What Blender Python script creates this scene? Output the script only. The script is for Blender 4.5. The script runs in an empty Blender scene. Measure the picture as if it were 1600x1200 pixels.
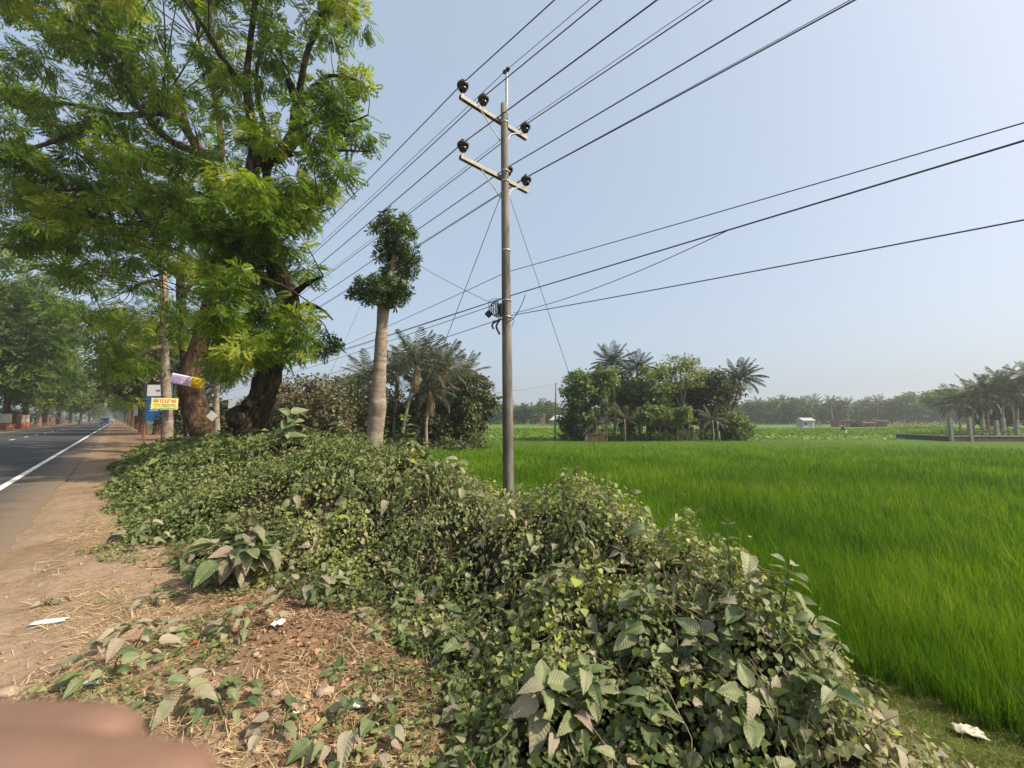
import bpy, math, random
import numpy as np
from mathutils import Vector, Matrix

rng = np.random.default_rng(11)
random.seed(11)
R_ = math.radians
scene = bpy.context.scene
col = scene.collection

# ------------------------------------------------------------------ camera
F = 660.0                      # focal length in photograph pixels (1600 wide)
PITCH = R_(4.77)
CAM = np.array([0.0, 0.0, 1.6])
SP, CP = math.sin(PITCH), math.cos(PITCH)
cam_d = bpy.data.cameras.new('camera')
cam_d.sensor_width = 36.0
cam_d.lens = 36.0 * F / 1600.0
cam_d.clip_start = 0.01
cam_d.clip_end = 6000.0
cam_d.dof.use_dof = True
cam_d.dof.focus_distance = 9.0
cam_d.dof.aperture_fstop = 7.0
cam_o = bpy.data.objects.new('camera', cam_d)
cam_o.location = CAM
cam_o.rotation_euler = (R_(90) + PITCH, 0, 0)
col.objects.link(cam_o)
scene.camera = cam_o

# ------------------------------------------------------------------ sky, sun, exposure
SUN_EL, SUN_AZ = R_(44), R_(107)           # azimuth clockwise from the view direction (+Y towards +X)
world = bpy.data.worlds.new('World')
scene.world = world
world.use_nodes = True
wn = world.node_tree
wn.nodes.clear()
sky = wn.nodes.new('ShaderNodeTexSky')
sky.sky_type = 'NISHITA'
sky.sun_disc = False
sky.sun_elevation = SUN_EL
sky.sun_rotation = SUN_AZ
sky.air_density = 0.85
sky.dust_density = 6.0
sky.ozone_density = 0.4
bg = wn.nodes.new('ShaderNodeBackground')
bg.inputs['Strength'].default_value = 0.15
wo = wn.nodes.new('ShaderNodeOutputWorld')
# hazy season: half of the sky's light comes evenly scattered from the haze layer
veil = wn.nodes.new('ShaderNodeMix'); veil.data_type = 'RGBA'
veil.inputs[0].default_value = .52
veil.inputs[7].default_value = (3.15, 3.82, 4.52, 1)
wn.links.new(sky.outputs[0], veil.inputs[6])
wn.links.new(veil.outputs[2], bg.inputs['Color'])
wn.links.new(bg.outputs[0], wo.inputs['Surface'])
sun_d = bpy.data.lights.new('sun', 'SUN')
sun_d.energy = 4.9
sun_d.angle = R_(0.7)
sun_d.color = (1.0, 0.87, 0.69)
sun_o = bpy.data.objects.new('sun', sun_d)
SUNV = np.array([math.sin(SUN_AZ) * math.cos(SUN_EL), math.cos(SUN_AZ) * math.cos(SUN_EL), math.sin(SUN_EL)])
sun_o.rotation_euler = Vector(SUNV).to_track_quat('Z', 'Y').to_euler()
sun_o.location = (30, 0, 40)
col.objects.link(sun_o)
scene.view_settings.view_transform = 'Standard'
scene.view_settings.look = 'None'
scene.view_settings.exposure = 0.48
scene.view_settings.gamma = 1.0
scene.view_settings.use_curve_mapping = False
scene.cycles.max_bounces = 8
scene.cycles.transmission_bounces = 4
scene.cycles.transparent_max_bounces = 8
scene.cycles.volume_bounces = 1

# ------------------------------------------------------------------ frames of reference
RD = R_(-43.0)                                   # the road runs 43 degrees left of the view
D = np.array([math.sin(RD), math.cos(RD), 0.0])  # along the road
N = np.array([math.cos(RD), -math.sin(RD), 0.0]) # across it, towards the field
UP = np.array([0.0, 0.0, 1.0])


def P(px, py, t):
    """the point seen at photograph pixel (px, py), t metres deep"""
    u, v = (px - 800) / F, (600 - py) / F
    return CAM + t * np.array([u, CP - SP * v, SP + CP * v])


def so(s, o, z=0.0):
    return s * D + o * N + np.array([0, 0, z])


def to_so(x, y):
    return x * D[0] + y * D[1], x * N[0] + y * N[1]


def sstep(a, b, x):
    t = np.clip((np.asarray(x, float) - a) / (b - a), 0, 1)
    return t * t * (3 - 2 * t)


_tab = rng.random((64, 64))


def vnoise(x, y):
    x = np.asarray(x, float); y = np.asarray(y, float)
    xi = np.floor(x).astype(int); yi = np.floor(y).astype(int)
    fx = x - xi; fy = y - yi
    fx = fx * fx * (3 - 2 * fx); fy = fy * fy * (3 - 2 * fy)
    a = _tab[xi & 63, yi & 63]; b = _tab[(xi + 1) & 63, yi & 63]
    c = _tab[xi & 63, (yi + 1) & 63]; d = _tab[(xi + 1) & 63, (yi + 1) & 63]
    return (a * (1 - fx) + b * fx) * (1 - fy) + (c * (1 - fx) + d * fx) * fy


def fbm(x, y, n=3):
    r, a, tot = 0, 1.0, 0
    for i in range(n):
        r = r + a * vnoise(np.asarray(x) * 2 ** i + 17.3 * i, np.asarray(y) * 2 ** i + 5.1 * i)
        tot += a; a *= .5
    return r / tot


FIELD_Z = -1.0


def ground_so(s, o):
    s = np.asarray(s, float); o = np.asarray(o, float)
    w = sstep(34, 42, s) * (1 - sstep(62, 72, s))
    z = FIELD_Z * sstep(1.3 + 6 * w, 5.3 + 7 * w, o)
    verge = sstep(-.85, -.4, o) * (1 - sstep(5.0, 5.6, o))
    z = z - .022 * (1 - sstep(8, 20, s)) * (np.exp(-((o + .45 + .15 * np.sin(s * .4)) / .14) ** 2) + .8 * np.exp(-((o - .55 + .2 * np.sin(s * .31 + 1)) / .16) ** 2))
    z = z + verge * ((fbm(s * .9, o * .9) - .5) * .14 + (fbm(s * 5, o * 5, 2) - .5) * .05)
    z = z + sstep(-11.0, -12.0, o) * ((fbm(s * .3, o * .3) - .5) * .3 - .02)
    z = z - .02 * sstep(-11.2, -11, o) * (1 - sstep(-.95, -.7, o))
    return z


def ground(x, y):
    return ground_so(*to_so(np.asarray(x, float), np.asarray(y, float)))


def gpt(px, t):
    """ground point under photograph column px at depth about t"""
    p = P(px, 655, t)
    p[2] = float(ground(p[0], p[1]))
    return p


# the creeper-covered bank between road and field: height of the growth above the ground
_vs = [-4, 0, .5, 1, 1.6, 2.3, 3.4, 5, 7.4, 10, 13, 20, 30, 45]
_vl = [1.3, 1.2, 1.15, 1.1, 1.05, 1.05, 1.05, .55, .2, -.1, -.2, .1, .8, 1.6]
_vr = [3.6, 4.0, 4.55, 4.9, 5.1, 5.35, 5.5, 5.6, 5.7, 5.8, 6.0, 6.5, 7, 7]
_va = [.22, .28, .66, 1.14, 1.24, 1.32, 1.45, 1.45, 1.62, 1.52, 1.28, .9, .6, .4]
_vc = [2.6, 2.7, 2.8, 3.0, 3.3, 3.7, 4.0, 3.9, 3.6, 3.3, 3.1, 3.0, 3.2, 3.6]


def veg(s, o):
    s = np.asarray(s, float); o = np.asarray(o, float)
    ol = np.interp(s, _vs, _vl) + (vnoise(s * 1.3, s * 0 + 3.7) - .5) * .5 + (fbm(s * 3.2 + 5, o * 2.0 + 2, 2) - .5) * .55
    orr = np.interp(s, _vs, _vr) + (vnoise(s * 1.1, s * 0 + 9.2) - .5) * .4
    oc = np.interp(s, _vs, _vc); a = np.interp(s, _vs, _va)
    ql = np.clip((o - ol) / (oc - ol), 0, 1); qr = np.clip((orr - o) / (orr - oc), 0, 1)
    q = np.where(o < oc, np.sin(ql * math.pi / 2) ** (2.5 - 1.35 * sstep(2.6, 6.0, s)), np.sin(qr * math.pi / 2) ** .8)
    h = a * q * (.72 + .56 * fbm(s * 1.1 + 4, o * 1.1 + 8, 3)) + (fbm(s * 2.6, o * 2.6, 3) - .47) * .50 * np.clip(q * 3, 0, 1) * np.clip(a, .4, 1)
    hole = np.clip((fbm(s * 2.1 + 41, o * 2.1 + 13, 2) - .55) * 7, 0, 1) * np.clip(q * 2.5 - .6, 0, 1)
    h = h - .46 * hole * np.clip(a, .3, 1)
    return np.maximum(h, 0) * (q > .004)


def hit(px, py, lift=0.0):
    """where the ray of a photograph pixel meets the growth or the ground"""
    d = P(px, py, 1.0) - CAM
    t = np.linspace(1.2, 60, 6000)
    q = CAM + t[:, None] * d
    s, o = to_so(q[:, 0], q[:, 1])
    z = ground_so(s, o) + veg(s, o) + lift
    b = q[:, 2] <= z
    i = int(np.argmax(b)) if b.any() else int(np.argmin(q[:, 2] - z + 9 * (t > 14)))
    return q[i]


# ------------------------------------------------------------------ object helpers
def setp(o, label=None, cat=None, group=None, kind=None):
    if label: o['label'] = label
    if cat: o['category'] = cat
    if group: o['group'] = group
    if kind: o['kind'] = kind
    return o


def empty(name, loc, label, cat, group=None):
    o = bpy.data.objects.new(name, None)
    o.location = Vector(loc)
    o.empty_display_size = .2
    col.objects.link(o)
    return setp(o, label, cat, group)


def link(name, mesh, parent=None, kind=None):
    o = bpy.data.objects.new(name, mesh)
    col.objects.link(o)
    if parent is not None:
        o.parent = parent
        # geometry is written in world space: undo the parent's own place (parents are only ever moved, or turned, at birth)
        o.matrix_parent_inverse = PINV(parent)
    if kind: o['kind'] = kind
    return o


def PINV(parent):
    m = Matrix.LocRotScale(parent.location, parent.rotation_euler, parent.scale)
    if parent.parent is not None:
        m = Matrix.LocRotScale(parent.parent.location, parent.parent.rotation_euler, parent.parent.scale) @ parent.matrix_parent_inverse @ m
    return m.inverted()


def place(name, mesh, parent, M, kind=None):
    """an object whose mesh is in its own frame, put at world matrix M under parent"""
    o = bpy.data.objects.new(name, mesh)
    col.objects.link(o)
    if parent is not None:
        o.parent = parent
        M = PINV(parent) @ M
    o.matrix_basis = M
    if kind: o['kind'] = kind
    return o


def np_mesh(name, V, T, mat, tint=None, smooth=False):
    """triangle mesh from arrays"""
    me = bpy.data.meshes.new(name)
    n, m = len(V), len(T)
    me.vertices.add(n); me.vertices.foreach_set('co', np.ascontiguousarray(V, np.float32).ravel())
    me.loops.add(m * 3); me.loops.foreach_set('vertex_index', np.ascontiguousarray(T, np.int32).ravel())
    me.polygons.add(m); me.polygons.foreach_set('loop_start', np.arange(0, m * 3, 3, dtype=np.int32))
    if smooth:
        me.polygons.foreach_set('use_smooth', np.ones(m, bool))
    me.update(calc_edges=True)
    if tint is not None:
        a = me.attributes.new('tint', 'FLOAT', 'POINT')
        a.data.foreach_set('value', np.ascontiguousarray(tint, np.float32))
    if mat: me.materials.append(mat)
    return me


def unit(a):
    a = np.asarray(a, float)
    return a / np.maximum(np.linalg.norm(a, axis=-1, keepdims=True), 1e-9)


def frames(fwd, nrm):
    """rotation matrices whose y column is fwd and z column lies near nrm"""
    y = unit(fwd); x = unit(np.cross(y, nrm)); z = np.cross(x, y)
    return np.stack([x, y, z], axis=-1)


def scatter_arrays(variants, pos, Rm, sc, tint):
    n = len(pos)
    which = rng.integers(0, len(variants), n)
    Vs, Ts, Ks, off = [], [], [], 0
    sc = np.asarray(sc, float)
    if sc.ndim == 1: sc = np.repeat(sc[:, None], 3, 1)
    for k, (v, t) in enumerate(variants):
        i = np.nonzero(which == k)[0]
        if not len(i): continue
        w = np.einsum('nij,nvj->nvi', Rm[i], v[None] * sc[i][:, None, :]) + pos[i][:, None, :]
        nv = len(v)
        Vs.append(w.reshape(-1, 3))
        Ts.append((t[None] + (off + np.arange(len(i)) * nv)[:, None, None]).reshape(-1, 3))
        Ks.append(np.repeat(tint[i], nv))
        off += len(i) * nv
    return np.concatenate(Vs), np.concatenate(Ts), np.concatenate(Ks)


def scatter(name, variants, pos, Rm, sc, tint, mat, parent=None, kind=None):
    V, T, K = scatter_arrays(variants, np.asarray(pos, float), Rm, sc, np.asarray(tint, float))
    return link(name, np_mesh(name, V, T, mat, K), parent, kind)


class MB:
    """collects shapes for ONE mesh object"""
    def __init__(self): self.v = []; self.f = []; self.sm = []

    def add(self, v, f, smooth=False):
        b = len(self.v)
        self.v.extend([tuple(map(float, q)) for q in v])
        self.f.extend([tuple(i + b for i in q) for q in f])
        self.sm.extend([smooth] * len(f))
        return self

    def box(self, c, size, ax=None, bevel=0.0):
        c = np.asarray(c, float); hx, hy, hz = [q / 2 for q in size]
        A = np.eye(3) if ax is None else np.asarray(ax)      # rows are the axes
        if bevel <= 0:
            q = [(-hx, -hy, -hz), (hx, -hy, -hz), (hx, hy, -hz), (-hx, hy, -hz), (-hx, -hy, hz), (hx, -hy, hz), (hx, hy, hz), (-hx, hy, hz)]
            return self.add([c + np.array(p) @ A for p in q], [(3, 2, 1, 0), (4, 5, 6, 7), (0, 1, 5, 4), (1, 2, 6, 5), (2, 3, 7, 6), (3, 0, 4, 7)])
        b = bevel; pts = []
        rings = [(-hz, b), (-hz + b, 0), (hz - b, 0), (hz, b)]
        for z, i in rings:
            X, Y = hx - i, hy - i
            for p in [(-X + b, -Y), (X - b, -Y), (X, -Y + b), (X, Y - b), (X - b, Y), (-X + b, Y), (-X, Y - b), (-X, -Y + b)]:
                pts.append(c + np.array([p[0], p[1], z]) @ A)
        f = [tuple(range(7, -1, -1)), tuple(range(24, 32))]
        for r in range(3):
            for k in range(8):
                f.append((r * 8 + k, r * 8 + (k + 1) % 8, r * 8 + 8 + (k + 1) % 8, r * 8 + 8 + k))
        return self.add(pts, f)

    def tube(self, pts, rad, sides=8, caps=True, bumps=(), rough=0.0, seed=0):
        pts = np.asarray(pts, float); n = len(pts)
        rad = np.full(n, rad) if np.isscalar(rad) else np.asarray(rad, float)
        tan = unit(np.gradient(pts, axis=0))
        ref = np.array([.31, .95, .05]) if abs(tan[0][2]) > .8 else UP
        a = unit(np.cross(tan[0], ref)); V = []
        ph = np.arange(sides) * 2 * math.pi / sides
        rs = np.random.default_rng(seed + n * 7 + sides)
        off1, off2 = rs.random(2) * 50
        for i in range(n):
            a = unit(a - tan[i] * np.dot(a, tan[i])); b = np.cross(tan[i], a)
            r = np.full(sides, rad[i])
            if rough:
                r = r * (1 + rough * (fbm(np.cos(ph) * 1.4 + off1 + 9, np.sin(ph) * 1.4 + off2 + i * .33 + 9, 3) - .5) * 2)
            ring = pts[i] + np.cos(ph)[:, None] * a * r[:, None] + np.sin(ph)[:, None] * b * r[:, None]
            for (bc, br, ba) in bumps:
                dd = np.linalg.norm(ring - np.asarray(bc), axis=1)
                ring = ring + unit(ring - pts[i]) * (ba * np.exp(-(dd / br) ** 2))[:, None]
            V.extend(ring)
        f = []
        for i in range(n - 1):
            for k in range(sides):
                f.append((i * sides + k, i * sides + (k + 1) % sides, (i + 1) * sides + (k + 1) % sides, (i + 1) * sides + k))
        self.add(V, f, True)
        if caps:
            b = len(self.v) - n * sides
            self.f.append(tuple(b + k for k in range(sides - 1, -1, -1))); self.sm.append(False)
            self.f.append(tuple(b + (n - 1) * sides + k for k in range(sides))); self.sm.append(False)
        return self

    def lathe(self, base, axis, prof, sides=16):
        """prof: (radius, height along axis)"""
        base = np.asarray(base, float); ax = unit(np.asarray(axis, float))
        a = unit(np.cross(ax, [.3, .9, .2])); b = np.cross(ax, a)
        V = []; f = []
        for r, h in prof:
            for k in range(sides):
                t = 2 * math.pi * k / sides
                V.append(base + ax * h + r * (math.cos(t) * a + math.sin(t) * b))
        for i in range(len(prof) - 1):
            for k in range(sides):
                f.append((i * sides + k, i * sides + (k + 1) % sides, (i + 1) * sides + (k + 1) % sides, (i + 1) * sides + k))
        return self.add(V, f, True)

    def ball(self, c, r, seg=10, rings=6, squash=(1, 1, 1), jit=0.0, seed=1):
        rs = np.random.default_rng(seed); V = []; f = []
        for i in range(rings + 1):
            th = math.pi * i / rings
            for k in range(seg):
                p = 2 * math.pi * k / seg
                q = np.array([math.sin(th) * math.cos(p), math.sin(th) * math.sin(p), math.cos(th)])
                V.append(np.asarray(c) + q * np.array(squash) * r * (1 + jit * (rs.random() - .5)))
        for i in range(rings):
            for k in range(seg):
                f.append((i * seg + k, (i + 1) * seg + k, (i + 1) * seg + (k + 1) % seg, i * seg + (k + 1) % seg))
        return self.add(V, f, True)

    def mesh(self, name, mat):
        me = bpy.data.meshes.new(name)
        me.from_pydata(self.v, [], self.f)
        me.polygons.foreach_set('use_smooth', np.array(self.sm, bool))
        me.update()
        if mat: me.materials.append(mat)
        return me

    def build(self, name, mat, parent=None, kind=None):
        return link(name, self.mesh(name, mat), parent, kind)


def smooth_path(pts, n=8):
    """Catmull-Rom through pts"""
    p = np.asarray(pts, float)
    if len(p) < 3:
        t = np.linspace(0, 1, n + 1)[:, None]
        return p[0] * (1 - t) + p[-1] * t
    q = np.vstack([2 * p[0] - p[1], p, 2 * p[-1] - p[-2]]); out = []
    for i in range(1, len(q) - 2):
        a, b, c, d = q[i - 1], q[i], q[i + 1], q[i + 2]
        for t in np.linspace(0, 1, n, endpoint=False):
            out.append(.5 * ((2 * b) + (c - a) * t + (2 * a - 5 * b + 4 * c - d) * t * t + (3 * b - a - 3 * c + d) * t ** 3))
    out.append(p[-1])
    return np.array(out)


# ------------------------------------------------------------------ materials
def nt_new(name):
    m = bpy.data.materials.new(name); m.use_nodes = True
    t = m.node_tree; t.nodes.clear()
    return m, t


def nd(t, typ, **kw):
    n = t.nodes.new(typ)
    for k, v in kw.items():
        if k.startswith('i_'): n.inputs[k[2:].replace('_', ' ')].default_value = v
        else: setattr(n, k, v)
    return n


def ramp(t, fac, stops):
    r = t.nodes.new('ShaderNodeValToRGB')
    e = r.color_ramp.elements
    while len(e) > 1: e.remove(e[-1])
    e[0].position = stops[0][0]; e[0].color = (*stops[0][1], 1)
    for p, c in stops[1:]:
        k = e.new(p); k.color = (*c, 1)
    t.links.new(fac, r.inputs[0])
    return r.outputs[0]


def mixc(t, fac, a, b, mode='MIX'):
    m = nd(t, 'ShaderNodeMix', data_type='RGBA', blend_type=mode)
    for sock, val in ((0, fac), (6, a), (7, b)):
        if isinstance(val, (int, float)): m.inputs[sock].default_value = val
        elif isinstance(val, tuple): m.inputs[sock].default_value = (*val, 1)
        else: t.links.new(val, m.inputs[sock])
    return m.outputs[2]


def math_(t, op, a, b=None, clamp=False):
    m = nd(t, 'ShaderNodeMath', operation=op); m.use_clamp = clamp
    for i, v in enumerate((a, b)):
        if v is None: continue
        if isinstance(v, (int, float)): m.inputs[i].default_value = v
        else: t.links.new(v, m.inputs[i])
    return m.outputs[0]


def noise(t, vec, scale, detail=4, rough=.55, out=0):
    n = nd(t, 'ShaderNodeTexNoise'); n.inputs['Scale'].default_value = scale
    n.inputs['Detail'].default_value = detail; n.inputs['Roughness'].default_value = rough
    if vec is not None: t.links.new(vec, n.inputs['Vector'])
    return n.outputs[out]


def geo_pos(t): return nd(t, 'ShaderNodeNewGeometry').outputs['Position']


def obj_co(t): return nd(t, 'ShaderNodeTexCoord').outputs['Object']


def finish(t, bsdf, bump=None, strength=.4, dist=.02):
    if bump is not None:
        b = nd(t, 'ShaderNodeBump'); b.inputs['Strength'].default_value = strength; b.inputs['Distance'].default_value = dist
        t.links.new(bump, b.inputs['Height']); t.links.new(b.outputs[0], bsdf.inputs['Normal'])
    o = nd(t, 'ShaderNodeOutputMaterial'); t.links.new(bsdf.outputs[0], o.inputs['Surface'])


def surf(name, stops, scale=6, rough=.85, bump=.3, dist=.01, detail=6, spec=.3, metal=0.0, stretch=None, scale2=None, stops2=None):
    """mottled surface: colour ramp over noise, with a second mottling if wanted"""
    m, t = nt_new(name)
    co = obj_co(t)
    if stretch:
        mp = nd(t, 'ShaderNodeMapping'); mp.inputs['Scale'].default_value = stretch
        t.links.new(co, mp.inputs['Vector']); co = mp.outputs[0]
    nz = noise(t, co, scale, detail, .62)
    c = ramp(t, nz, stops)
    if stops2:
        n2 = noise(t, co, scale2, 3, .5)
        k = ramp(t, n2, stops2)
        c = mixc(t, 1.0, c, k, 'MULTIPLY')
    b = nd(t, 'ShaderNodeBsdfPrincipled'); t.links.new(c, b.inputs['Base Color'])
    b.inputs['Roughness'].default_value = rough; b.inputs['Specular IOR Level'].default_value = spec
    b.inputs['Metallic'].default_value = metal
    finish(t, b, nz if bump else None, bump, dist)
    return m


LEAF_GAIN = 1.2


def leafmat(name, stops, rough=.5, transl=.3, spec=.35, per_object=False, dust=None, dust_amt=.5, dust_scale=14, veins=False, tmul=(1.25, 1.35, .7)):
    stops = [(a, tuple(min(.75, x * LEAF_GAIN) for x in c)) for a, c in stops]
    m, t = nt_new(name)
    if per_object:
        tint = nd(t, 'ShaderNodeObjectInfo').outputs['Random']
    else:
        a = nd(t, 'ShaderNodeAttribute'); a.attribute_name = 'tint'; tint = a.outputs['Fac']
    c = ramp(t, tint, stops)
    pos = geo_pos(t)
    if dust:
        nz = noise(t, pos, dust_scale, 4, .6)
        f = math_(t, 'MULTIPLY', math_(t, 'SUBTRACT', nz, .42), 3.2, True)
        f = math_(t, 'MULTIPLY', f, dust_amt)
        c = mixc(t, f, c, dust)
    bump = None
    if veins:
        co = obj_co(t); sp = nd(t, 'ShaderNodeSeparateXYZ'); t.links.new(co, sp.inputs[0])
        ax = math_(t, 'ABSOLUTE', sp.outputs[0])
        w = math_(t, 'SINE', math_(t, 'MULTIPLY', math_(t, 'SUBTRACT', sp.outputs[1], math_(t, 'MULTIPLY', ax, .75)), 62.0))
        mid = math_(t, 'MULTIPLY', math_(t, 'SUBTRACT', .035, ax), 30.0, True)
        bump = math_(t, 'ADD', math_(t, 'MULTIPLY', w, .5), math_(t, 'MULTIPLY', mid, -1.2))
        vl = math_(t, 'MULTIPLY', math_(t, 'SUBTRACT', .8, math_(t, 'ABSOLUTE', math_(t, 'ADD', w, 1.0))), .45, True)
        c = mixc(t, math_(t, 'MULTIPLY', vl, .10), c, (.05, .055, .025))
        c = mixc(t, math_(t, 'MULTIPLY', mid, .35), c, (.30, .32, .16))
    b = nd(t, 'ShaderNodeBsdfPrincipled'); t.links.new(c, b.inputs['Base Color'])
    b.inputs['Roughness'].default_value = rough; b.inputs['Specular IOR Level'].default_value = spec
    tr = nd(t, 'ShaderNodeBsdfTranslucent')
    t.links.new(mixc(t, 1.0, c, tmul, 'MULTIPLY'), tr.inputs['Color'])
    if bump is not None:
        bp = nd(t, 'ShaderNodeBump'); bp.inputs['Strength'].default_value = .22; bp.inputs['Distance'].default_value = .02
        t.links.new(bump, bp.inputs['Height']); t.links.new(bp.outputs[0], b.inputs['Normal'])
    mx = nd(t, 'ShaderNodeMixShader'); mx.inputs[0].default_value = transl
    t.links.new(b.outputs[0], mx.inputs[1]); t.links.new(tr.outputs[0], mx.inputs[2])
    o = nd(t, 'ShaderNodeOutputMaterial'); t.links.new(mx.outputs[0], o.inputs['Surface'])
    return m


def plain(name, c, rough=.6, spec=.3, metal=0.0, var=.12, scale=9):
    lo = tuple(x * (1 - var) for x in c); hi = tuple(min(1, x * (1 + var)) for x in c)
    return surf(name, [(.3, lo), (.7, hi)], scale, rough, 0, .01, 4, spec, metal)


M = {}
M['bark'] = surf('bark', [(.30, (.010, .008, .006)), (.5, (.040, .031, .023)), (.72, (.125, .095, .07))], 9, .95, 1.0, .09, 10, .1, stretch=(1, 1, .3), scale2=1.6, stops2=[(.35, (.55, .62, .45)), (.6, (1, 1, 1)), (.8, (1.25, 1.1, .95))])
M['bark_brown'] = surf('bark_brown', [(.30, (.022, .015, .010)), (.5, (.095, .060, .040)), (.72, (.21, .14, .095))], 8, .95, 1.0, .09, 10, .1, stretch=(1, 1, .3), scale2=1.3, stops2=[(.35, (.6, .6, .5)), (.6, (1, 1, 1)), (.8, (1.2, 1.1, 1.0))])
M['bark_pale'] = surf('bark_pale', [(.3, (.17, .135, .10)), (.55, (.30, .25, .195)), (.75, (.40, .34, .27))], 4, .85, .4, .02, 7, .2, stretch=(1, 1, 2.5), scale2=1.3, stops2=[(.35, (.7, .68, .66)), (.6, (1, 1, 1))])
M['twig'] = plain('twig', (.07, .055, .042), .9, .1)
M['concrete'] = surf('concrete', [(.3, (.115, .110, .10)), (.55, (.20, .188, .168)), (.75, (.28, .262, .235))], 9, .85, .25, .006, 8, .25, stretch=(1, 1, .22), scale2=1.6, stops2=[(.34, (.42, .41, .38)), (.46, (.85, .84, .80)), (.58, (1.05, 1.02, .98)), (.72, (.92, .84, .74))])
M['galv'] = plain('galvanised_steel', (.36, .36, .34), .5, .4, .5, .2)
M['arm'] = surf('crossarm_steel', [(.3, (.22, .20, .16)), (.7, (.38, .36, .30))], 12, .6, .1, .003, 5, .3)
M['porcelain'] = plain('brown_porcelain', (.030, .017, .016), .22, .5, 0, .25)
M['black'] = plain('black_rubber', (.012, .012, .013), .5, .3)
M['wire'] = plain('aluminium_wire', (.06, .062, .068), .55, .3, .3)
HAZE = 0.0006

# ------------------------------------------------------------------ ground
def ticks(fine_a, fine_b, step, outer):
    a = list(np.arange(fine_a, fine_b, step)); lo = []; hi = []
    d = step; x = fine_a
    while x > -outer:
        d *= 1.22; x -= d; lo.append(x)
    d = step; x = a[-1]
    while x < outer:
        d *= 1.22; x += d; hi.append(x)
    return np.array(lo[::-1] + a + hi)


gs = ticks(-2.5, 12.0, .075, 1700.0)
go = np.unique(np.concatenate([ticks(-1.4, 6.2, .075, 1700.0), [-12.0, -11.2, -11.0, -10.4]]))
S, O = np.meshgrid(gs, go, indexing='ij')
Z = ground_so(S, O)
XY = S[..., None] * D[:2] + O[..., None] * N[:2]
V = np.concatenate([XY, Z[..., None]], -1).reshape(-1, 3)
ni, nj = S.shape
idx = np.arange(ni * nj).reshape(ni, nj)
q = np.stack([idx[:-1, :-1], idx[1:, :-1], idx[1:, 1:], idx[:-1, 1:]], -1).reshape(-1, 4)
T = np.concatenate([q[:, [0, 2, 1]], q[:, [0, 3, 2]]])
gm, t = nt_new('ground_soil')
a = nd(t, 'ShaderNodeAttribute'); a.attribute_name = 'cover'
pos = geo_pos(t)
n1 = noise(t, pos, 1.1, 5, .6); n2 = noise(t, pos, 9, 6, .65); n3 = noise(t, pos, 60, 4, .6)
c = mixc(t, 1.0, a.outputs['Color'], ramp(t, n1, [(.32, (.80, .76, .70)), (.62, (1.08, 1.06, 1.04))]), 'MULTIPLY')
c = mixc(t, 1.0, c, ramp(t, n2, [(.3, (.72, .70, .66)), (.55, (1, 1, 1)), (.75, (1.12, 1.1, 1.07))]), 'MULTIPLY')
c = mixc(t, 1.0, c, ramp(t, n3, [(.3, (.82, .80, .78)), (.65, (1.08, 1.08, 1.08))]), 'MULTIPLY')
b = nd(t, 'ShaderNodeBsdfPrincipled'); t.links.new(c, b.inputs['Base Color']); b.inputs['Roughness'].default_value = .95
b.inputs['Specular IOR Level'].default_value = .1
finish(t, b, math_(t, 'ADD', math_(t, 'MULTIPLY', n2, 1.0), math_(t, 'MULTIPLY', n3, .4)), .7, .035)
gme = np_mesh('ground', V, T, gm, None, True)
fs, fo, fx, fy = S.ravel(), O.ravel(), V[:, 0], V[:, 1]
dirt = np.array([.195, .134, .080]); sand = np.array([.272, .206, .145]); litter = np.array([.175, .112, .070])
mud = np.array([.05, .055, .025]); leftsoil = np.array([.20, .15, .09]); red = np.array([.215, .150, .105]); turf = np.array([.10, .115, .035])
k = np.clip((fbm(fs * .8, fo * .8) - .42) * 4 + (fo - .3) * .9, 0, 1)[:, None]
cov = sand * (1 - k) + dirt * k
k = (sstep(.3, 1.3, fo) * np.clip((fbm(fs * 1.6 + 9, fo * 1.6) - .38) * 4, 0, 1))[:, None]
cov = cov * (1 - k) + litter * k
k = (sstep(14, 30, fs) * sstep(-.9, 0, fo))[:, None]; cov = cov * (1 - k) + red * k
k = (sstep(1.2, 2.2, fo) * (1 - sstep(34, 40, fs)))[:, None]; cov = cov * (1 - k) + np.array([.11, .085, .05]) * k
k = (sstep(4.1, 4.6, fo + (fbm(fs * 1.2, fo * 1.2) - .5) * .5))[:, None]; cov = cov * (1 - k) + turf * k
k = sstep(6.0, 6.6, fo)[:, None] * (1 - sstep(34, 40, fs) * (1 - sstep(62, 70, fs)) * (1 - sstep(12, 14, fo)))[:, None]
cov = cov * (1 - k) + mud * k
k = sstep(-10.2, -11.2, fo)[:, None]; cov = cov * (1 - k) + leftsoil * k
k = sstep(-30, -60, fo)[:, None]; cov = cov * (1 - k) + mud * k
at = gme.attributes.new('cover', 'FLOAT_COLOR', 'POINT')
at.data.foreach_set('color', np.concatenate([cov, np.ones((len(cov), 1))], 1).astype(np.float32).ravel())
setp(link('ground', gme), 'sandy roadside earth sloping down to the rice field', None, None, 'structure')

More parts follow.
